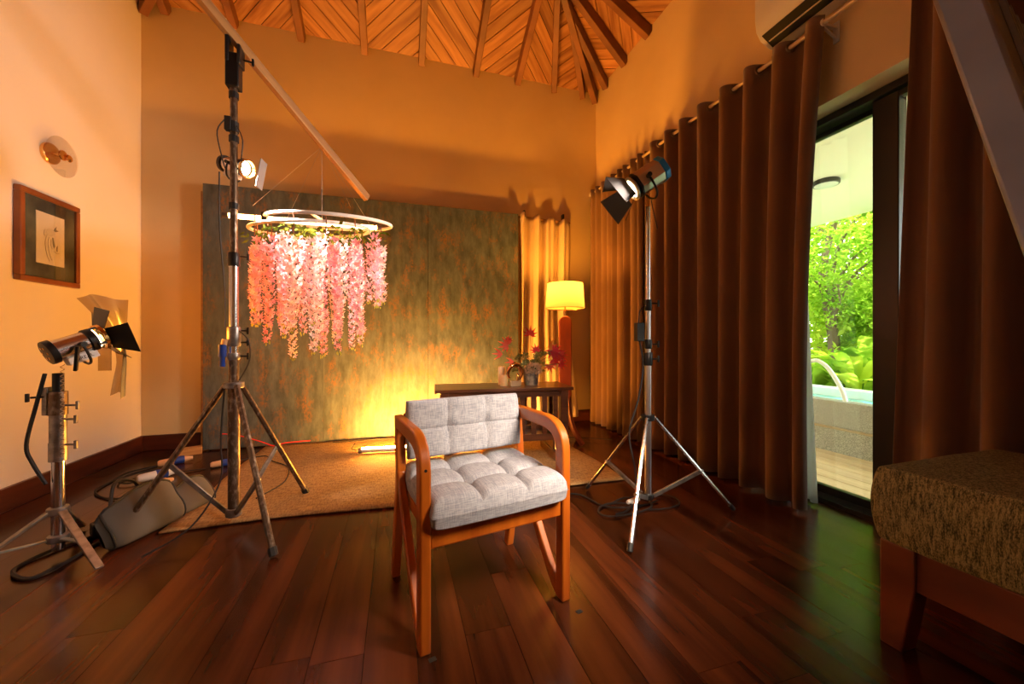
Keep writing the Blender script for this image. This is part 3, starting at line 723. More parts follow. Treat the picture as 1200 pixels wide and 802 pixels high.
mb.build('small_leaves', m_gl, fp, recalc=False, kind='stuff'); br.build('twig', M('stem_green', (.1,.1,.05)), fp)
mb = MB()
for _ in range(900):
    a = rr.uniform(0, 6.28); b_ = rr.uniform(-.6, 1.2); r_ = .062*rr.uniform(.6, 1)
    c = Vector((.0+math.cos(a)*math.cos(b_)*r_*1.05, -.055+math.sin(a)*math.cos(b_)*r_*.6, .125+math.sin(b_)*r_*.9)); d = c-Vector((0,-.04,.11)); d += Vector((rr.uniform(-.03,.03), rr.uniform(-.03,.03), rr.uniform(-.03,.03)))
    leafq(mb, c, d, Vector((rr.uniform(-1,1), -1, rr.uniform(-1,1))), .014, .003)
mb.build('dried_bloom', M('dried_cream', (.62, .42, .26), .7), fp, recalc=False, kind='stuff')

# ================================================================== FLOOR LAMP
lp = thing('floor_lamp', 'floor lamp with glowing cream shade on round-topped wooden post', 'lamp', (1.47, 3.20, 0), R(-20))
m_lw = M('lamp_wood', (.17, .028, .006), .5, c2=(.26, .045, .010), scale=3, stretch=(4, 4, 1))
pts = [(-.055, .18), (-.055, 1.10)] + [(-.055*math.cos(t), 1.10+.055*math.sin(t)) for t in [math.pi*k/10 for k in range(1, 10)]] + [(.055, 1.10), (.055, .18)]
MB().prism(pts, lambda u, v, w: (u, w, v), -.045, .045).build('post', m_lw, lp, bevel=.006)
for a in (0, 90, 180, 270):
    P = [(p.x, p.y) for p in catmull([(.03, .42, 0), (.055, .25, 0), (.11, .12, 0), (.20, .02, 0)], 5)]
    o = MB().ribbon(P, [.05-.014*i/len(P) for i in range(len(P))], -.018, .018).build('leg', m_lw, lp, bevel=.004); o.rotation_euler = (0, 0, R(a+45))
MB().tube([(0, 0, 1.15), (0, 0, 1.27)], .006, 8).build('rod', m_gold, lp, smooth=True)
ms = bpy.data.materials.new('lit_shade'); ms.use_nodes = True
nt = ms.node_tree; nt.nodes.remove(nt.nodes['Principled BSDF']); d_ = nt.nodes.new('ShaderNodeBsdfDiffuse'); t_ = nt.nodes.new('ShaderNodeBsdfTranslucent'); a_ = nt.nodes.new('ShaderNodeMixShader')
d_.inputs[0].default_value = (.50, .40, .22, 1); t_.inputs[0].default_value = (.30, .27, .19, 1); a_.inputs[0].default_value = .55
nt.links.new(d_.outputs[0], a_.inputs[1]); nt.links.new(t_.outputs[0], a_.inputs[2]); nt.links.new(a_.outputs[0], nt.nodes['Material Output'].inputs[0])
MB().lathe([(.178, 1.225), (.160, 1.455)], n=40).build('lamp_shade', ms, lp, smooth=True, recalc=False).data.polygons
for o in lp.children:
    if o.name.startswith('lamp_shade'):
        bm = bmesh.new(); bm.from_mesh(o.data); bmesh.ops.delete(bm, geom=[f for f in bm.faces if len(f.verts) > 4], context='FACES_ONLY'); bm.to_mesh(o.data); bm.free()
MB().lathe([(.001, 1.285), (.02, 1.295), (.030, 1.325), (.024, 1.355), (.012, 1.37), (.001, 1.37)], n=14).build('bulb', M('bulb', (1, .8, .5), emit=(1, .62, .2), es=6), lp, smooth=True)
bl_ = bpy.data.lights.new('bulb_light', 'POINT'); bl_.energy = P_BULB; bl_.color = (1, .38, .04); bl_.shadow_soft_size = .05
o = bpy.data.objects.new('bulb_light', bl_); C.objects.link(o); o.parent = lp; o.location = (0, 0, 1.40)
def wire_ring(z, r): return [(r*math.cos(2*math.pi*k/30), r*math.sin(2*math.pi*k/30), z) for k in range(30)]
MB().tube(wire_ring(1.225, .178), .003, 5, closed=True).tube(wire_ring(1.455, .160), .003, 5, closed=True).build('shade_wire', m_gold, lp)

# ================================================================== DAYBED (right foreground)
db = thing('daybed', 'low daybed with olive tweed mattress and tapered reddish legs', 'daybed', (1.45, .82, 0))
m_t = m_tweed
def mattress(u, v, w): pass
mt_ = MB(); X0, X1, Y0, Y1, Z0, Z1 = .0, .60, -1.95, -.0, .325, .555
NX, NY = 24, 60
def surf(px, py, pz): 
    n_ = .006*mnoise.noise(Vector((px*5, py*4, pz*6))); return n_
bm = bmesh.new(); bmesh.ops.create_grid(bm, x_segments=1, y_segments=1, size=1); bm.free()
def rbox(x, y, z):  # bulge of a stuffed block
    a = 2*(x-X0)/(X1-X0)-1; b = 2*(y-Y0)/(Y1-Y0)-1; c = 2*(z-Z0)/(Z1-Z0)-1
    px = x+math.copysign(.012*(1-c*c), a)*(abs(a) > .98)+surf(x, y, z)
    py = y+math.copysign(.016*(1-c*c), b)*(abs(b) > .98)+surf(y, x, z)
    pz = z+(.012*(1-a*a)*(1-b**8) if c > .9 else 0)+surf(x+3, y, z)
    if c > .9 and abs(b) > .98: pz += -.004
    return (px, py, pz)
mt_.grid(lambda u, v: rbox(X0+(X1-X0)*u, Y0+(Y1-Y0)*v, Z1), NX, NY)
mt_.grid(lambda u, v: rbox(X0+(X1-X0)*u, Y0+(Y1-Y0)*v, Z0), NX, NY)
for xx in (X0, X1): mt_.grid(lambda u, v: rbox(xx, Y0+(Y1-Y0)*u, Z0+(Z1-Z0)*v), NY, 10)
for yy in (Y0, Y1): mt_.grid(lambda u, v: rbox(X0+(X1-X0)*u, yy, Z0+(Z1-Z0)*v), NX, 10)
o = mt_.build('mattress', m_tweed, db, smooth=False)
bm = bmesh.new(); bm.from_mesh(o.data); bmesh.ops.remove_doubles(bm, verts=bm.verts, dist=.0008); bmesh.ops.recalc_face_normals(bm, faces=bm.faces); bm.to_mesh(o.data); bm.free()
for p in o.data.polygons: p.use_smooth = True
md = o.modifiers.new('bevel', 'BEVEL'); md.width = .008; md.segments = 3; md.limit_method = 'ANGLE'; md.angle_limit = R(60)
MB().box((.032, -.98, .26), (.03, 1.80, .12)).build('side_rail', m_bedw, db, bevel=.004)
MB().box((.568, -.98, .26), (.03, 1.80, .12)).build('side_rail', m_bedw, db, bevel=.004)
MB().box((.30, -.03, .26), (.50, .03, .12)).build('end_rail', m_bedw, db, bevel=.004)
MB().box((.30, -.98, .312), (.52, 1.86, .02)).build('slat_base', m_bedw, db)
for xx in (0, .52):
    for yy, sg in ((-.0, -1), (-1.95, 1)):
        q = [(yy+sg*.0, 0), (yy+sg*.055, 0), (yy+sg*.085, .20), (yy+sg*.085, .322), (yy, .322)]
        MB().prism(q, lambda u, v, w: (w, u, v), xx+.008, xx+.078).build('leg', m_bedw, db, bevel=.004)

# ================================================================== FILM LIGHTS AND STANDS
def spot(parent, loc, dirv, power, color, size, blend=.5, rad=.03):
    d = bpy.data.lights.new('lamp_beam', 'SPOT'); d.energy = power; d.color = color; d.spot_size = R(size); d.spot_blend = blend; d.shadow_soft_size = rad
    o = bpy.data.objects.new('lamp_beam', d); C.objects.link(o); o.parent = parent; o.location = loc
    o.rotation_mode = 'QUATERNION'; o.rotation_quaternion = (-Vector(dirv)).to_track_quat('Z', 'Y'); return o
RY = Matrix.Rotation(R(90), 3, 'Y')        # lathe axis -> +X
def fresnel(name, label, loc, aim, style, scale=1.0, doors=True, power=30, color=WARM2, angle=80, lens_es=14, beam=None):
    """lamp head looking along its local +X"""
    d = Vector(aim).normalized(); y = Vector((0,0,1)).cross(d).normalized(); z = d.cross(y)
    q = Matrix((d, y, z)).transposed().to_quaternion()
    t = thing(name, label, 'studio light', loc, quat=q); s = scale
    if beam: beam = q.inverted() @ Vector(beam).normalized()
    if style == 'round':
        MB().lathe([(.058*s,-.10*s),(.058*s,.06*s)], rot=RY, n=28).build('barrel', M('polished_barrel', (.88,.86,.88), .2, metal=1), t, smooth=True)
        MB().lathe([(.050*s,-.128*s),(.066*s,-.125*s),(.068*s,-.118*s),(.068*s,-.095*s),(.060*s,-.092*s)], rot=RY, n=28).build('rear_cap', m_black, t, smooth=True)
        for k in range(6):
            a = k*1.047; MB().box((-.1285*s, math.cos(a)*.034*s, math.sin(a)*.034*s), (.003, .012*s, .012*s)).build('vent', m_gold, t)
        MB().lathe([(.062*s,.04*s),(.067*s,.045*s),(.067*s,.075*s),(.060*s,.08*s)], rot=RY, n=28).build('front_band', m_black, t, smooth=True)
        MB().lathe([(.066*s,.095*s),(.076*s,.10*s),(.076*s,.118*s),(.068*s,.122*s),(.062*s,.10*s)], rot=RY, n=28, cap=False).build('lens_ring', m_gold, t, smooth=True)
        for a in (.5, 2.0, 3.6, 5.2): MB().box((.09*s, math.cos(a)*.068*s, math.sin(a)*.068*s), (.05*s, .012*s, .012*s)).build('bracket', m_black, t)
        bx_ = MB().box((-.01*s, 0, -.078*s), (.135*s, .055*s, .045*s)).build('ballast_box', M('box_white', (.85,.82,.78), .35), t, bevel=.004)
    else:
        oc = [(.07,-.035),(.07,.035),(.035,.07),(-.035,.07),(-.07,.035),(-.07,-.035),(-.035,-.07),(.035,-.07)]
        oc = [(a*s, b*s) for a, b in oc]
        MB().prism(oc, lambda u, v, w: (w, u, v), -.10*s, .055*s).build('housing', M('lamp_alu', (.55,.42,.30), .3, metal=.8), t, bevel=.003)
        oc2 = [(a*1.06, b*1.06) for a, b in oc]
        MB().prism(oc2, lambda u, v, w: (w, u, v), -.135*s, -.10*s).build('rear_cap', m_cblue, t, bevel=.004)
        MB().prism(oc2, lambda u, v, w: (w, u, v), .055*s, .07*s).build('front_frame', m_black, t, bevel=.003)
        for k in (-1, 0, 1): MB().box((-.02*s, k*.02*s, .071*s), (.10*s, .006*s, .004*s)).build('cooling_fin', m_silver, t)
        MB().lathe([(.05*s,.07*s),(.075*s,.085*s),(.075*s,.095*s),(.06*s,.098*s)], rot=RY, n=24, cap=False).build('lens_ring', m_silver, t, smooth=True)
        MB().tube(catmull([(-.135*s, .0, .05*s), (-.165*s, 0, .03*s), (-.165*s, 0, -.03*s), (-.135*s, 0, -.05*s)], 4), .006*s, 6).build('handle', m_black, t, smooth=True)
    MB().lathe([(.001,.088*s),(.03*s,.092*s),(.056*s,.085*s),(.056*s,.08*s),(.001,.08*s)], rot=RY, n=24).build('lens', M('hot_lens_'+style, (1,.9,.75), .2, emit=(1, .74, .42), es=lens_es), t, smooth=True)
    if doors:
        for k in range(4):
            a = k*math.pi/2+.2; rot = Matrix.Rotation(a, 3, 'X'); big = 1.15 if k % 2 else .9
            op = R(62 if style == 'round' else 34)
            pts = [Vector((.12*s, -.062*s, .062*s)), Vector((.12*s, .062*s, .062*s)), Vector(((.12+.12*math.cos(op)*big)*s, .085*s*big, (.062+.12*math.sin(op)*big)*s)), Vector(((.12+.12*math.cos(op)*big)*s, -.085*s*big, (.062+.12*math.sin(op)*big)*s))]
            MB().add([rot @ p for p in pts], [(0,1,2,3)]).build('barn_door', M('door_black', (.02,.018,.015), .3, metal=.6), t, solid=.0025)
    # yoke
    yk = [(.0, .078*s, .0), (.0, .080*s, -.04*s), (-.0, .06*s, -.10*s), (0, .0, -.125*s), (0, -.06*s, -.10*s), (0, -.080*s, -.04*s), (0, -.078*s, 0)]
    MB().tube(catmull(yk, 5), .007*s, 6).build('yoke', m_black, t, smooth=True)
    for sg in (-1, 1): MB().tube([(0, sg*.060*s, 0), (0, sg*.10*s, 0)], .014*s, 10).build('knob', m_black, t, smooth=True)
    spot(t, (.13*s, 0, 0), beam or (1, 0, 0), power, color, angle, .6, .16 if style == 'box' else .03)
    return t
def text(body, size, parent, mat, loc, rot, name='lettering'):
    cu = bpy.data.curves.new(name, 'FONT'); cu.body = body; cu.size = size; cu.extrude = .0004; cu.align_x = 'CENTER'; cu.align_y = 'CENTER'
    cu.materials.append(mat); tmp = bpy.data.objects.new(name+'_tmp', cu); me = bpy.data.meshes.new_from_object(tmp); bpy.data.objects.remove(tmp)
    o = bpy.data.objects.new(name, me); C.objects.link(o); o.parent = parent; o.location = loc; o.rotation_euler = rot; return o
def stand(name, label, c, feet, tops, brace_z, brace_f, sections, leg_r, mat_leg, mat_br, group=None, foot=True):
    """c: centre on floor; feet: 3 world xy; sections: list (z0, z1, r, mat, partname)"""
    t = thing(name, label, 'light stand', (c[0], c[1], 0))
    for (fx, fy), f in zip(feet, brace_f):
        d = Vector((fx-c[0], fy-c[1], 0)); dn = d.normalized(); a = dn*.035+Vector((0,0,tops)); b = d+Vector((0,0,.012))
        lg = MB().tube([a, b], leg_r, 8).build('leg', mat_leg, t, smooth=True)
        if foot: MB().tube([b-(b-a).normalized()*.035, b], leg_r*1.35, 8).build('rubber_foot', m_rubber, lg, smooth=True)
        pnt = a.lerp(b, f); MB().bar(dn*.03+Vector((0,0,brace_z)), pnt, .012, .022).build('brace', mat_br, t, bevel=.002)
        MB().tube([pnt+Vector((-.012,0,0)), pnt+Vector((.012,0,0))], .010, 8).build('bolt', m_galv, t)
    for (z0, z1, r, mt, nm) in sections: MB().tube([(0,0,z0), (0,0,z1)], r, 16).build(nm, mt, t, smooth=True)
    return t
def knob(parent, z, r, ang, mat=None, L=.05):
    d = Vector((math.cos(ang), math.sin(ang), 0)); mb = MB().tube([d*r+Vector((0,0,z)), d*(r+L*.6)+Vector((0,0,z))], .005, 6)
    mb.bar(d*(r+L*.7)+Vector((0,0,z-.018)), d*(r+L*.7)+Vector((0,0,z+.018)), .01, .012); return mb.build('tightening_knob', mat or m_black, parent, bevel=.002)

# --- tall worn stand carrying the beam
c1 = (-.79, 2.26)
ts = stand('tall_light_stand', 'tall worn steel tripod stand left of the hanging flowers', c1, [(-.508, 1.876), (-.527, 2.588), (-1.26, 2.24)], .715, .075, (.60, .52, .53),
      [(.05, .70, .026, m_rust, 'column'), (.70, .86, .022, m_rust, 'lower_riser'), (.86, 1.34, .021, m_chrome, 'chrome_riser'), (1.34, 1.96, .0165, m_rust, 'middle_riser'), (1.96, 2.22, .0165, m_rust, 'upper_riser')], .014, m_rust, m_galv)
for z, h, r in ((.715, .03, .045), (.075, .04, .036)): MB().lathe([(r, -h/2), (r, h/2)], c=(0,0,z), n=12).build('leg_collar', m_galv, ts, bevel=.003)
for z, h, r in ((.96, .10, .030), (.86, .035, .027), (1.35, .07, .026)): MB().lathe([(r*.9, -h/2), (r, -h/2+.006), (r, h/2-.006), (r*.9, h/2)], c=(0,0,z), n=18).build('clamp_collar', m_galv if z < 1.3 else m_black, ts, smooth=True)
for z, h in ((1.62, .03), (1.96, .03), (2.02, .05), (2.18, .03)): MB().lathe([(.022, -h/2), (.022, h/2)], c=(0,0,z), n=12).build('tape_band', m_rubber, ts)
for z, a in ((.99, .2), (.93, .2), (1.37, .3), (.86, .2)): knob(ts, z, .024, a)
g = MB(); g.box((0, 0, 2.30), (.060, .060, .17)); g.box((-.02, 0, 2.40), (.018, .07, .13)); g.box((.030, 0, 2.38), (.016, .07, .10)); g.build('grip_head', m_black, ts, bevel=.006)
knob(ts, 2.37, .04, .1, L=.06)
MB().box((-.02, -.01, 2.03), (.03, .03, .07)).build('gaffer_wrap', m_rubber, ts, bevel=.004)
MB().tube(catmull([(-.02, -.02, 2.06), (-.06, -.03, 1.98), (-.045, -.02, 1.86), (-.03, -.02, 1.80)], 5), .003, 5).build('cable', m_rubber, ts, smooth=True)
MB().tube(catmull([(.02, -.02, 2.02), (.045, -.02, 1.95), (.035, -.01, 1.85), (.04, 0, 1.80)], 5), .003, 5).build('cable', m_rubber, ts, smooth=True)
MB().tube(catmull([(-.055, -.02, 1.78), (-.05, -.03, 1.5), (-.03, -.03, 1.2), (-.03,-.03,1.0)], 5), .0035, 5).build('cable', m_rubber, ts, smooth=True)
MB().tube(catmull([(.025, -.01, .99), (.07, -.02, .94), (.075, -.02, .84), (.03, -.02, .74)], 5), .003, 5).build('cable', m_rubber, ts, smooth=True)
MB().tube(catmull([(-.03, -.03, .70), (-.045, -.03, .45), (-.04, -.05, .25), (-.12, -.14, .08), (-.25, -.25, .02)], 6), .004, 5).build('cable', m_rubber, ts, smooth=True)
pgo = thing('power_plug', 'blue industrial plug hanging on the tall stand', 'plug', (-.83, 2.235, .86)); MB().tube([(0,0,.0), (0,0,.06)], .018, 10).build('plug_body', m_blue, pgo, smooth=True); MB().tube([(.006,0,.06), (.012,0,.085)], .014, 10).build('plug_collar', m_orange, pgo, smooth=True); MB().tube([(0,0,0),(.0,.0,-.05)], .012, 8).build('plug_tail', m_blue, pgo, smooth=True)

# --- pine beam on the grip head
A_ = Vector((-.79, 2.255, 2.475)); B_ = Vector((-.20, 2.88, 1.94)); D_ = (B_-A_).normalized()
s0_ = A_-D_*.95; bmn = thing('timber_beam', 'long pale pine batten resting on the tall stand', 'beam', tuple(s0_), quat=Matrix((D_, Vector((0,0,1)).cross(D_).normalized(), D_.cross(Vector((0,0,1)).cross(D_).normalized()))).transposed().to_quaternion())
LB = (B_-s0_).length
MB().box((LB/2, 0, .0), (LB, .034, .048)).build('batten', m_beam, bmn, bevel=.002)
MB().tube([(LB*.93, 0, -.024), (LB*.93, 0, .024)], .002, 5).build('nail', m_black, bmn)

# --- wisteria chandelier
RC = Vector((-.45, 2.62, 1.685))
wc = thing('flower_chandelier', 'hanging chandelier of pink wisteria garlands on white rings', 'flower chandelier', tuple(RC))
m_ring = M('white_ring', (.85, .78, .72), .4)
AX = Vector((.9575, -.2885, 0)); TILT = Matrix.Rotation(R(9), 3, AX)
rings = [(Vector((.06, .0, -.005)), .355, TILT @ Matrix.Rotation(R(2), 3, 'Y')), (Vector((-.045, -.01, -.065)), .33, Matrix.Rotation(R(7), 3, AX) @ Matrix.Rotation(R(-2), 3, 'Y'))]
for (c, r, rm) in rings:
    MB().tube([c+rm @ Vector((r*math.cos(2*math.pi*k/48), r*math.sin(2*math.pi*k/48), 0)) for k in range(48)], .0105, 8, closed=True).build('ring', m_ring, wc, smooth=True)
top = Vector((.0, .02, .47)); kn = Vector((.0, .02, .20))
MB().tube([top, kn], .0015, 4).build('wire', m_silver, wc); MB().tube([kn, Vector((0,.02,.02))], .004, 5).build('chain', m_galv, wc)
for a in (.6, 2.4, 3.6, 5.3): MB().tube([top, Vector((math.cos(a)*.36, math.sin(a)*.34, .01))], .0009, 4).build('wire', m_silver, wc)
MB().tube([(.0, -.34, -.055), (.03, .34, .05)], .008, 8).build('cross_bar', m_ring, wc, smooth=True)
m_fl = [leafmat('petal_pink', (.85, .36, .52), (.92, .58, .70), .35, 30), leafmat('petal_rose', (.82, .30, .40), (.90, .46, .54), .35, 30), leafmat('petal_pale', (.90, .64, .70), (.95, .80, .82), .35, 30)]
m_tip = M('bud_green', (.40, .42, .06), .5)
rs = random.Random(11)
def strand(px, py, ztop, L, mat):
    mb = MB(); tips = MB(); z = ztop; r0 = .027; sx, sy = rs.uniform(-.02, .02), rs.uniform(-.02, .02)
    nfl = int(L/.0092)
    for i in range(nfl):
        u = i/nfl; zz = -u*L; ang = i*2.4+rs.uniform(-.3, .3); rad = r0*(1-.45*u)*(.75 if u < .06 else 1)
        cx = sx*u*1.5+.006*math.sin(u*9+px*20); cy = sy*u*1.5
        o = Vector((math.cos(ang), math.sin(ang), -.45)).normalized(); c = Vector((cx, cy, zz))+o*rad
        side = o.cross(Vector((0,0,1))).normalized(); u2 = o.cross(side); s = rs.uniform(.018, .026)*(1-.3*u)
        for k in range(5):
            a = k*1.257+rs.uniform(-.3, .3); d = (side*math.cos(a)+u2*math.sin(a)+o*rs.uniform(-.1,.5)).normalized(); q = d.cross(o).normalized()*s*.30
            mb.add([c, c+d*s*.55+q, c+d*s*1.15, c+d*s*.55-q], [(0,1,2,3)])
    for _ in range(6):
        c = Vector((sx*1.5+rs.uniform(-.012,.012), sy*1.5+rs.uniform(-.012,.012), -L-rs.uniform(-.01,.012))); tips.add([c, c+Vector((.004,0,-.010)), c+Vector((0,0,-.020)), c+Vector((-.004,0,-.010))], [(0,1,2,3)])
    st = mb.build('flower_strand', mat, wc, recalc=False); st.location = (px, py, z)
    tp = tips.build('bud_tip', m_tip, st, recalc=False)
spec = []
for k in range(19):           # outer circle
    a = 2*math.pi*k/19+.1; r = .345+rs.uniform(-.01, .03); spec.append((math.cos(a)*r, math.sin(a)*r*.95, a, 0))
for k in range(11):
    a = 2*math.pi*k/11+.3; r = .22; spec.append((math.cos(a)*r, math.sin(a)*r, a, 1))
for k in range(4): a = k*1.57; spec.append((math.cos(a)*.09, math.sin(a)*.09, a, 2))
for (x, y, a, kd) in spec:
    L = {0: rs.uniform(.38, .52), 1: rs.uniform(.50, .70), 2: rs.uniform(.55, .72)}[kd]
    if kd == 0 and x > .2: L = rs.uniform(.34, .42)
    if kd == 0 and abs(x) < .25 and y < 0: L = rs.uniform(.45, .66)
    strand(x, y, rs.uniform(-.16, -.08)-(.03 if x < -.2 else 0)+.155*(.2885*x+.9575*y), L, m_fl[0] if rs.random() < .55 else rs.choice(m_fl[1:]))
lv = MB()
for _ in range(240):
    a = rs.uniform(0, 6.28); r = rs.choice((.34, .34, .22, .1))+rs.uniform(-.05, .06); c = Vector((math.cos(a)*r, math.sin(a)*r, 0)); c.z = -.095+rs.uniform(-.04, .035)+.155*(.2885*c.x+.9575*c.y)
    d = Vector((rs.uniform(-1,1), rs.uniform(-1,1), rs.uniform(-1,.3))); leafq(lv, c, d, Vector((rs.uniform(-1,1), -1, rs.uniform(-1,1))), rs.uniform(.03,.055), .010)
lv.build('leaf_cluster', leafmat('vine_leaf', (.05, .09, .012), (.16, .20, .03), .3, 20), wc, recalc=False, kind='stuff')
for k in range(14):
    a = 2*math.pi*k/14; c = Vector((math.cos(a)*.35, math.sin(a)*.34, 0)); c.z = -.02+.155*(.2885*c.x+.9575*c.y); MB().tube([c+Vector((0,0,.015)), c+Vector((.004,0,-.04)), c+Vector((0,0,-.10))], .003, 4).build('tie', M('tie_brown', (.20,.07,.03), .7), wc)

# --- LED tubes
def led_tube(label, a, b, r, emit, es, housing_dir, col):
    a, b = Vector(a), Vector(b); d = (b-a); L = d.length; d.normalize(); hz = Vector(housing_dir); y = hz.cross(d).normalized(); z = d.cross(y)
    t = thing('led_tube', label, 'tube light', tuple(a), quat=Matrix((d, y, z)).transposed().to_quaternion())
    em = M('glow_'+label[:6], (1, .9, .8), .4, emit=col, es=es); n = 9
    # half round diffuser on -z side, housing on +z side
    for nm, a0, a1, mt, x0, x1 in (('diffuser', math.pi*.93, math.pi*2.07, em, .03, L-.03), ('housing', math.pi*.07, math.pi*.93, M('tube_housing', (.75, .70, .66), .35, metal=.3), .03, L-.03)):
        pts = [(r*math.cos(a0+(a1-a0)*k/n), r*math.sin(a0+(a1-a0)*k/n)) for k in range(n+1)]
        MB().prism(pts, lambda u, v, w: (w, u, v), x0, x1).build(nm, mt, t, smooth=False)
    for x0, x1 in ((0, .03), (L-.03, L)): MB().tube([(x0, 0, 0), (x1, 0, 0)], r*1.08, 14).build('end_cap', m_galv, t, smooth=True)
    return t
lt1 = led_tube('orange glowing tube light running through the flower rings', (-.93, 2.50, 1.640), (-.095, 2.62, 1.668), .016, None, E_TUBE, (0, .25, 1), (1, .36, .09))
MB().box((.20, 0, 0), (.03, .045, .06)).build('clamp', m_black, lt1, bevel=.004)
lt2 = led_tube('bright warm tube light lying on the jute rug', (-.30, 3.335, .040), (.70, 3.22, .040), .022, None, E_FLOORTUBE, (0.0, -.9, -.85), (1, .38, .045))
MB().tube(catmull([(0.01, 0, 0), (-.04, .05, .015), (-.0, .14, .018)], 5), .003, 5).build('tail_cable', m_rubber, lt2)

# --- small lamp on the tall stand
sl_ = fresnel('clip_lamp', 'small open-face lamp clipped halfway up the tall stand', (-.80, 2.315, 1.845), (.85, -.40, -.25), 'round', .62, False, P_SMALL, (1, .80, .66), 62, 30, beam=(.42, .36, -.66))
rb_ = MB().box((0, 0, 0), (.003, .07, .15)).build('white_bounce_card', M('card', (.22, .22, .23), .6), sl_)
qi = sl_.rotation_quaternion.inverted(); rb_.rotation_mode = 'QUATERNION'; rb_.rotation_quaternion = qi @ Matrix.Rotation(R(-8), 3, 'Z').to_quaternion() @ Matrix.Rotation(R(10), 3, 'Y').to_quaternion(); rb_.location = qi @ Vector((.10, .05, -.01))
MB().tube(catmull([(-.03, .05, -.05), (-.10, .05, -.02), (-.13, .05, .02), (-.10, .05, .05), (-.05, .05, .0)], 5), .004, 6).build('cable_loop', m_rubber, sl_)

# --- short stand and fresnel at far left
c2 = (-1.408, 2.158)
ss = thing('short_light_stand', 'short steel low-profile stand at the far left', 'light stand', (c2[0], c2[1], 0))
for (fx, fy), (lz) in zip([(-1.16, 1.978), (-1.62, 1.93), (-1.50, 2.44)], (0, 0, 0)):
    d = Vector((fx-c2[0], fy-c2[1], 0)); dn = d.normalized(); a = dn*.03+Vector((0,0,.205)); b = d+Vector((0,0,.014))
    MB().bar(a, b, .028, .010).build('leg', m_galv, ss, bevel=.002); MB().bar(dn*.03+Vector((0,0,.085)), a.lerp(b, .55), .018, .008).build('brace', M('green_marked_steel', (.35,.37,.34), .4, metal=.7, c2=(.05,.35,.12), scale=9, lo=.55, hi=.6), ss, bevel=.002)
for z0, z1, r, mt, nm in ((.035, .42, .021, m_chrome, 'column'), (.42, .50, .029, m_galv, 'lower_collar'), (.50, .62, .027, m_galv, 'middle_collar'), (.62, .72, .030, m_rust, 'head_collar'), (.70, .80, .018, m_black, 'pin')):
    MB().tube([(0,0,z0), (0,0,z1)], r, 18).build(nm, mt, ss, smooth=True)
for z in (.205, .085): MB().lathe([(.034, -.014), (.036, 0), (.034, .014)], c=(0,0,z), n=12).build('leg_collar', m_galv, ss, bevel=.002)
for z, a in ((.60, -.3), (.49, -.3), (.66, -.2)): knob(ss, z, .028, a, m_galv, .07)
MB().box((-.035, 0, .68), (.02, .035, .12)).build('grip_plate', m_galv, ss, bevel=.003)
knob(ss, .70, .03, 3.5, L=.08)
MB().tube(catmull([(-.03, -.02, .80), (-.06, -.02, .66), (-.09, -.02, .50), (-.07, -.02, .42), (-.02, -.03, .33)], 6), .007, 7).build('cable', m_rubber, ss, smooth=True)
hx_ = MB(); hp = []
for k in range(140): a = k*.9; hp.append((.034+.006*math.cos(a), -.03+.006*math.sin(a), .84-.40*k/139))
hx_.tube(hp, .0016, 4).build('spiral_chain', M('chain_steel', (.6, .5, .4), .3, metal=.9), ss)
f1 = fresnel('fresnel_lamp', 'polished round fresnel lamp with film sheet on the short stand', (-1.36, 2.18, .925), (.60, .70, .40), 'round', .77, True, P_LAMP1, WARM, 140, 10)
text('DREAL', .02, f1, m_black, (-.005, -.022, -.060), (R(90), 0, 0))
MB().bar((-.02, -.07, .0), (-.06, -.04, -.10), .018, .012).build('yoke_arm', m_black, f1, bevel=.003)
gl = thing('gel_sheet', 'curled smoky diffusion gel clipped over the left lamp', 'gel sheet', (-1.24, 2.27, .93))
m_gel = glass('smoky_gel', (.44, .36, .25), 2.0, .25)
gp = [(-.19, .20), (-.10, .215), (0, .21), (.05, .165), (.03, .06), (.01, -.10), (.0, -.25), (-.045, -.255), (-.06, -.12), (-.065, -.02), (-.10, .05), (-.135, .12), (-.18, .15)]
def gel_fn(u, v):
    z = -.25+.465*v
    xl = -.055 if v < .3 else (-.055-(.20)*((v-.3)/.7)**1.5); xr = .0+.055*v
    x = xl+(xr-xl)*u
    d = .03*math.sin(u*3.2+v*2)-.01*math.cos(v*5)+.008*math.sin(u*12)
    return (x*.96+d*.29, -x*.29+d, z+.015*math.sin(u*5))
MB().grid(gel_fn, 16, 22).build('film', m_gel, gl, smooth=True, recalc=False)
def gel2(u, v):
    z = -.13+.17*v; x = -.085+.08*u; d = -.035+.02*math.sin(u*4); return (x*.96+d*.29, -x*.29+d, z)
MB().grid(gel2, 8, 8).build('film_flap', m_gel, gl, smooth=True, recalc=False)
MB().box((-.06, -.02, .06), (.015, .05, .015)).build('clip', m_black, gl, bevel=.002)

# --- mid stand and boxy fresnel
c3 = (1.299, 1.765)
ms_ = stand('light_stand', 'slim chrome tripod light stand right of the armchair', c3, [(.981, 1.461), (1.146, 2.166), (1.77, 1.657)], .525, .10, (.62, .60, .58),
      [(.085, .86, .0175, m_silver, 'column'), (.86, 1.12, .0145, m_silver, 'middle_riser'), (1.12, 1.66, .012, m_chrome, 'upper_riser')], .0095, m_chrome, m_galv, foot=True)
for z, h, r in ((.525, .03, .036), (.10, .03, .030), (.84, .07, .024), (.92, .05, .022), (1.13, .06, .020)): MB().lathe([(r*.9,-h/2),(r,-h/2+.004),(r,h/2-.004),(r*.9,h/2)], c=(0,0,z), n=14).build('collar', m_black, ms_, smooth=True)
for z in (.84, .92, 1.14): knob(ms_, z, .02, -.3)
MB().box((-.055, .0, .985), (.045, .035, .10)).build('dimmer_box', m_rubber, ms_, bevel=.004)
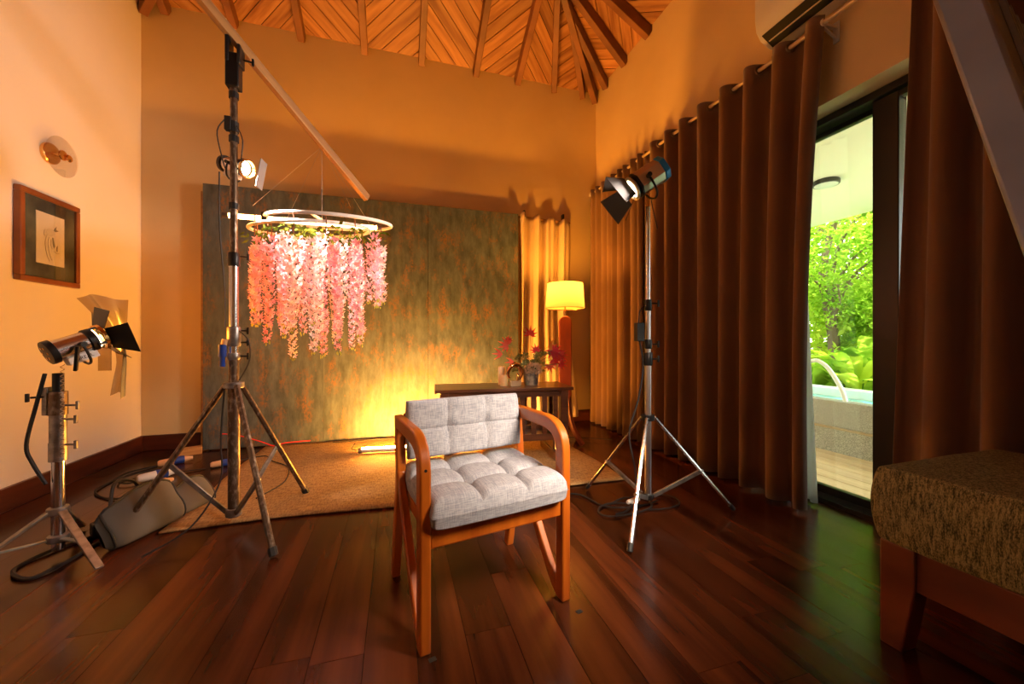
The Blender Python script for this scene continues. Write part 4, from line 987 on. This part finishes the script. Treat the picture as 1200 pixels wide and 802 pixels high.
MB().tube(catmull([(.0, 0, 1.14), (-.05, 0, 1.10), (-.06, 0, 1.03)], 5), .003, 5).build('cable', m_rubber, ms_, smooth=True)
MB().tube(catmull([(-.055, 0, .94), (-.03, 0, .80), (-.07, -.01, .62), (-.13, -.02, .45), (-.10, -.03, .25), (-.08, -.02, .02)], 6), .005, 6).build('cable', m_rubber, ms_, smooth=True)
MB().tube(catmull([(.02, 0, 1.70), (.04, 0, 1.62), (.06, 0, 1.55)], 5), .003, 5).build('cable', m_rubber, ms_, smooth=True)
f2 = fresnel('spot_lamp', 'boxy blue-backed lamp head with barn doors on the chrome stand', (1.275, 1.765, 1.80), (-.80, .24, -.56), 'box', .88, True, P_LAMP2, (1, .80, .68), 95, 16, beam=(-.93, .06, -.12))
text('ARRI', .026, f2, M('logo_red', (.45, .03, .02), .5), (-.03, -.063, .0), (R(90), 0, 0))

# --- LED panel head near the camera (upper right)
R_ = Vector((.9575, -.2885, 0)); F_ = Vector((.2885, .9575, 0)); U_ = Vector((0, 0, 1)); O_ = Vector((0, 0, .95))
p1 = O_+R_*.725+F_*.62+U_*.549; p2 = O_+R_*.775+F_*.55+U_*.129
ed = (p1-p2).normalized(); nrm = (R_*-.45+F_*.85+U_*-.38); nrm = (nrm-ed*nrm.dot(ed)).normalized(); vv = ed.cross(nrm)
if vv.dot(R_) < 0: vv = -vv
PW, PH = .42, .62
pc = p2+ed*(PH/2-.10)+vv*PW/2
pn = thing('panel_light', 'dark metal back of a large panel light, upper right corner', 'studio light', tuple(pc), quat=Matrix((vv, ed, vv.cross(ed))).transposed().to_quaternion())
sgnz = 1 if vv.cross(ed).dot(nrm) > 0 else -1
m_pan = M('panel_metal', (.16, .18, .26), .36, metal=.5, c2=(.26, .28, .38), scale=3, stretch=(60, 1, 1))
MB().box((0, 0, 0), (PW, PH, .05)).build('housing', m_pan, pn, bevel=.006)
for k in range(6): MB().box((-PW/2+.12+.045*k, 0, -sgnz*.029), (.012, PH*.8, .008)).build('heat_fin', m_pan, pn, bevel=.001)
MB().box((0, 0, sgnz*.0255), (PW-.10, PH-.10, .002)).build('diffuser', M('panel_diffuser', (.9, .88, .85), .4, emit=(1, .85, .68), es=1.5), pn)
ad = bpy.data.lights.new('panel_beam', 'AREA'); ad.shape = 'RECTANGLE'; ad.size = PW-.05; ad.size_y = PH-.05; ad.energy = P_KEY; ad.spread = R(75); ad.color = (1, .80, .62)
ao = bpy.data.objects.new('panel_beam', ad); C.objects.link(ao); ao.parent = pn; ao.location = (0, 0, sgnz*.035)
ao.rotation_mode = 'QUATERNION'; ao.rotation_quaternion = pn.rotation_quaternion.inverted() @ Vector((.34, -.86, .78)).to_track_quat('Z', 'Y'); ao.location = (0, 0, sgnz*.06)

# ================================================================== SANDBAG
sb = thing('sandbag', 'grey canvas sandbag with black trim draped over the stand leg', 'sandbag', (-1.17, 2.33, 0))
def pouch(a, b, w, h, lean, name):
    a, b = Vector(a), Vector(b); d = (b-a); L = d.length; d.normalize(); nr = Vector((d.y, -d.x, 0)); N = 16
    def fn(u, v):
        ang = 2*math.pi*u; e = (1-abs(2*v-1)**5)**.35 if abs(2*v-1) < 1 else 0; e = max(e, .12)
        zz = math.sin(ang); xx = math.cos(ang); zn = (zz+1)/2
        wid = w*(1-.78*zn**1.3); sq = math.copysign(abs(xx)**.7, xx)
        hh = h*(1-.12*math.cos(v*5))
        p = a+d*(L*v)+nr*(sq*wid*e/1*.5+lean*zn)+Vector((0,0, .004+hh*(zn*(.55+.45*e)+(1-e)*.12)))
        return p+Vector((1,1,0))*.006*mnoise.noise(p*14)
    o = MB().grid(fn, 28, N+8, wrap=True).build(name, m_canvas, sb, smooth=True, subd=1)
    rid = [fn(.25, k/12)+Vector((0,0,.004)) for k in range(13)]; MB().tube(rid, .006, 6).build('trim', m_rubber, o, smooth=True)
    for vv_ in (.04, .96): MB().tube([fn(q, vv_) for q in [ .25-.5*k/10 for k in range(11)]], .005, 6).build('trim', m_rubber, o, smooth=True)
    return o
pouch((-.06, -.20, 0), (.075, .13, 0), .15, .20, -.05, 'pouch')
pouch((.05, .12, 0), (.13, .34, 0), .13, .14, -.05, 'pouch')
MB().tube(catmull([(-.10, -.10, .17), (-.12, -.03, .26), (-.09, .04, .24), (-.06, .06, .18)], 5), .008, 6).build('handle', m_rubber, sb, smooth=True)

# ================================================================== CABLES AND PLUGS
def cable(name, label, pts, r=.005, z=.006, mat=m_rubber, cat='cable'):
    P = catmull([(x, y, z+.004*(i % 2)+(pz[0] if pz else 0)) for i, (x, y, *pz) in enumerate(pts)], 8)
    o = tube(P, r, 6).build(name, mat, smooth=True); return tag(o, label, cat)
cable('power_cable', 'large black cable loop on the floor beside the left wall', [(-1.70,3.47),(-1.80,3.34),(-1.80,3.14),(-1.78,3.0),(-1.68,2.88),(-1.55,2.81),(-1.46,2.86),(-1.42,2.95)], .006)
cable('power_cable', 'inner coil of black cable behind the sandbag', [(-1.60,3.34),(-1.70,3.30),(-1.76,3.21),(-1.73,3.11),(-1.65,3.08),(-1.62,3.17),(-1.66,3.26)], .005, .014)
cable('power_cable', 'black cable loop rising behind the sandbag top', [(-1.45,3.0),(-1.50,2.868),(-1.526,2.78),(-1.51,2.67),(-1.44,2.58),(-1.36,2.58),(-1.33,2.69,.10),(-1.36,2.80,.05)], .005, .012)
cable('power_cable', 'black cable looped around the short stand feet', [(-1.27,2.36),(-1.32,2.24),(-1.33,2.12),(-1.345,2.03),(-1.38,1.985),(-1.45,2.02),(-1.50,2.10),(-1.47,2.20),(-1.42,2.28),(-1.36,2.34)], .008)
cable('power_cable', 'black cable crossing from the left plugs to the backdrop', [(-1.56,3.24),(-1.45,3.26),(-1.33,3.30)], .004)
cable('power_cable', 'thin black cable across the rug from tall stand foot', [(-1.17,3.38),(-1.0,3.45),(-.9,3.3),(-.75,3.1),(-.7,2.8),(-.78,2.55)], .004, .020)
cable('power_cable', 'black cable lying along the foot of the backdrop', [(-.55,3.74),(-.3,3.72),(-.1,3.74),(.15,3.66),(.5,3.50),(.8,3.46),(1.1,3.42),(1.5,3.30),(1.9,3.1)], .004, .020)
cable('power_cable', 'black cable running from armchair toward the chrome stand', [(.95,2.14),(1.057,2.085,),(1.11,1.93),(1.19,1.86),(1.33,1.86),(1.45,1.88)], .005)
cable('power_cable', 'tangled black cable coil left of the chrome stand foot', [(1.17,1.93),(1.30,1.97),(1.40,1.92),(1.36,1.82),(1.24,1.79),(1.08,1.785),(1.05,1.85),(1.10,1.91),(1.20,1.93),(1.27,1.88),(1.20,1.82),(1.12,1.80)], .005)
cable('power_cable', 'loose black cable circle behind the chrome stand foot', [(1.33,1.80),(1.45,1.78),(1.56,1.83),(1.56,1.92),(1.46,1.97),(1.36,1.95)], .004)
rc_ = tube(catmull([(-1.42, 3.80, .145), (-1.30, 3.78, .13), (-1.12, 3.74, .075), (-1.0, 3.72, .03), (-.92, 3.72, .05), (-.72,3.70,.06)], 8), .0045, 6).build('red_cable', M('cable_red', (.8, .02, .02), .4), smooth=True); tag(rc_, 'thin bright red cable in front of the backdrop corner', 'cable')  # one even red over the whole cable
def plug(label, loc, ang, L, c1_, c2_, r=.026, z=None, grp=None):
    t = thing('power_connector', label, 'connector', (loc[0], loc[1], (r if z is None else z)+.002), R(ang))
    MB().tube([(-L/2,0,0), (-L/2+.01,0,0), (-L*.05,0,0)], [r*.6, r*.85, r], 14).build('plug_body', c1_, t, smooth=True)
    MB().tube([(-L*.05,0,0), (L*.25,0,0)], r*1.05, 14).build('collar', c2_, t, smooth=True)
    MB().tube([(L*.25,0,0), (L*.5,0,0)], [r*.9, r*.5], 14).build('grip', c1_, t, smooth=True); return t
plug('blue and cream power connector against the left rear corner', (-1.60, 3.50), 30, .20, m_orange, m_blue)
plug('white and blue power connector in the middle of the coils', (-1.545, 3.16), 40, .20, m_white, m_blue, .03)
plug('cream power connector just behind the sandbag', (-1.46, 3.00), 50, .15, m_orange, m_orange, .022)
plug('cream and blue connector on the floor behind the tall stand', (-1.23, 3.34), 25, .16, m_orange, m_blue, .024)
plug('small cream connector at the chrome stand foot', (1.30, 1.90), 10, .09, m_white, m_orange, .016)
adp = thing('power_adapter', 'black plug adapter on the floor right of short stand', 'adapter', (-1.36, 2.35, 0), R(40))
MB().box((0,0,.035), (.09,.06,.06)).build('adapter_body', m_rubber, adp, bevel=.006); MB().box((.06,0,.028), (.04,.045,.045)).build('adapter_plug', m_black, adp, bevel=.005)
blk = box((0, 0, .03), (.16, .07, .06)).build('wood_block', m_beam, bevel=.004); blk.location = (-1.62, 3.75, 0); blk.rotation_euler = (0, 0, R(20)); tag(blk, 'pale timber block at the left foot of the backdrop', 'block')

# ================================================================== groups of like things
for o in bpy.data.objects:
    if o.parent is None and 'category' in o:
        g_ = {'tree': 'garden trees beyond the pool', 'shrub': 'garden shrubs beyond the pool', 'heliconia_plant': 'broad-leaved plants behind the pool', 'power_cable': 'black power cables on the floor',
              'power_connector': 'power connectors on the floor', 'curtain': 'brown curtains on the right wall', 'pillar_candle': 'pillar candles on the console', 'led_tube': 'glowing tube lights', 'tape_mark': 'floor tape marks at the chair'}.get(o.name.split('.')[0])
        if g_: o['group'] = g_
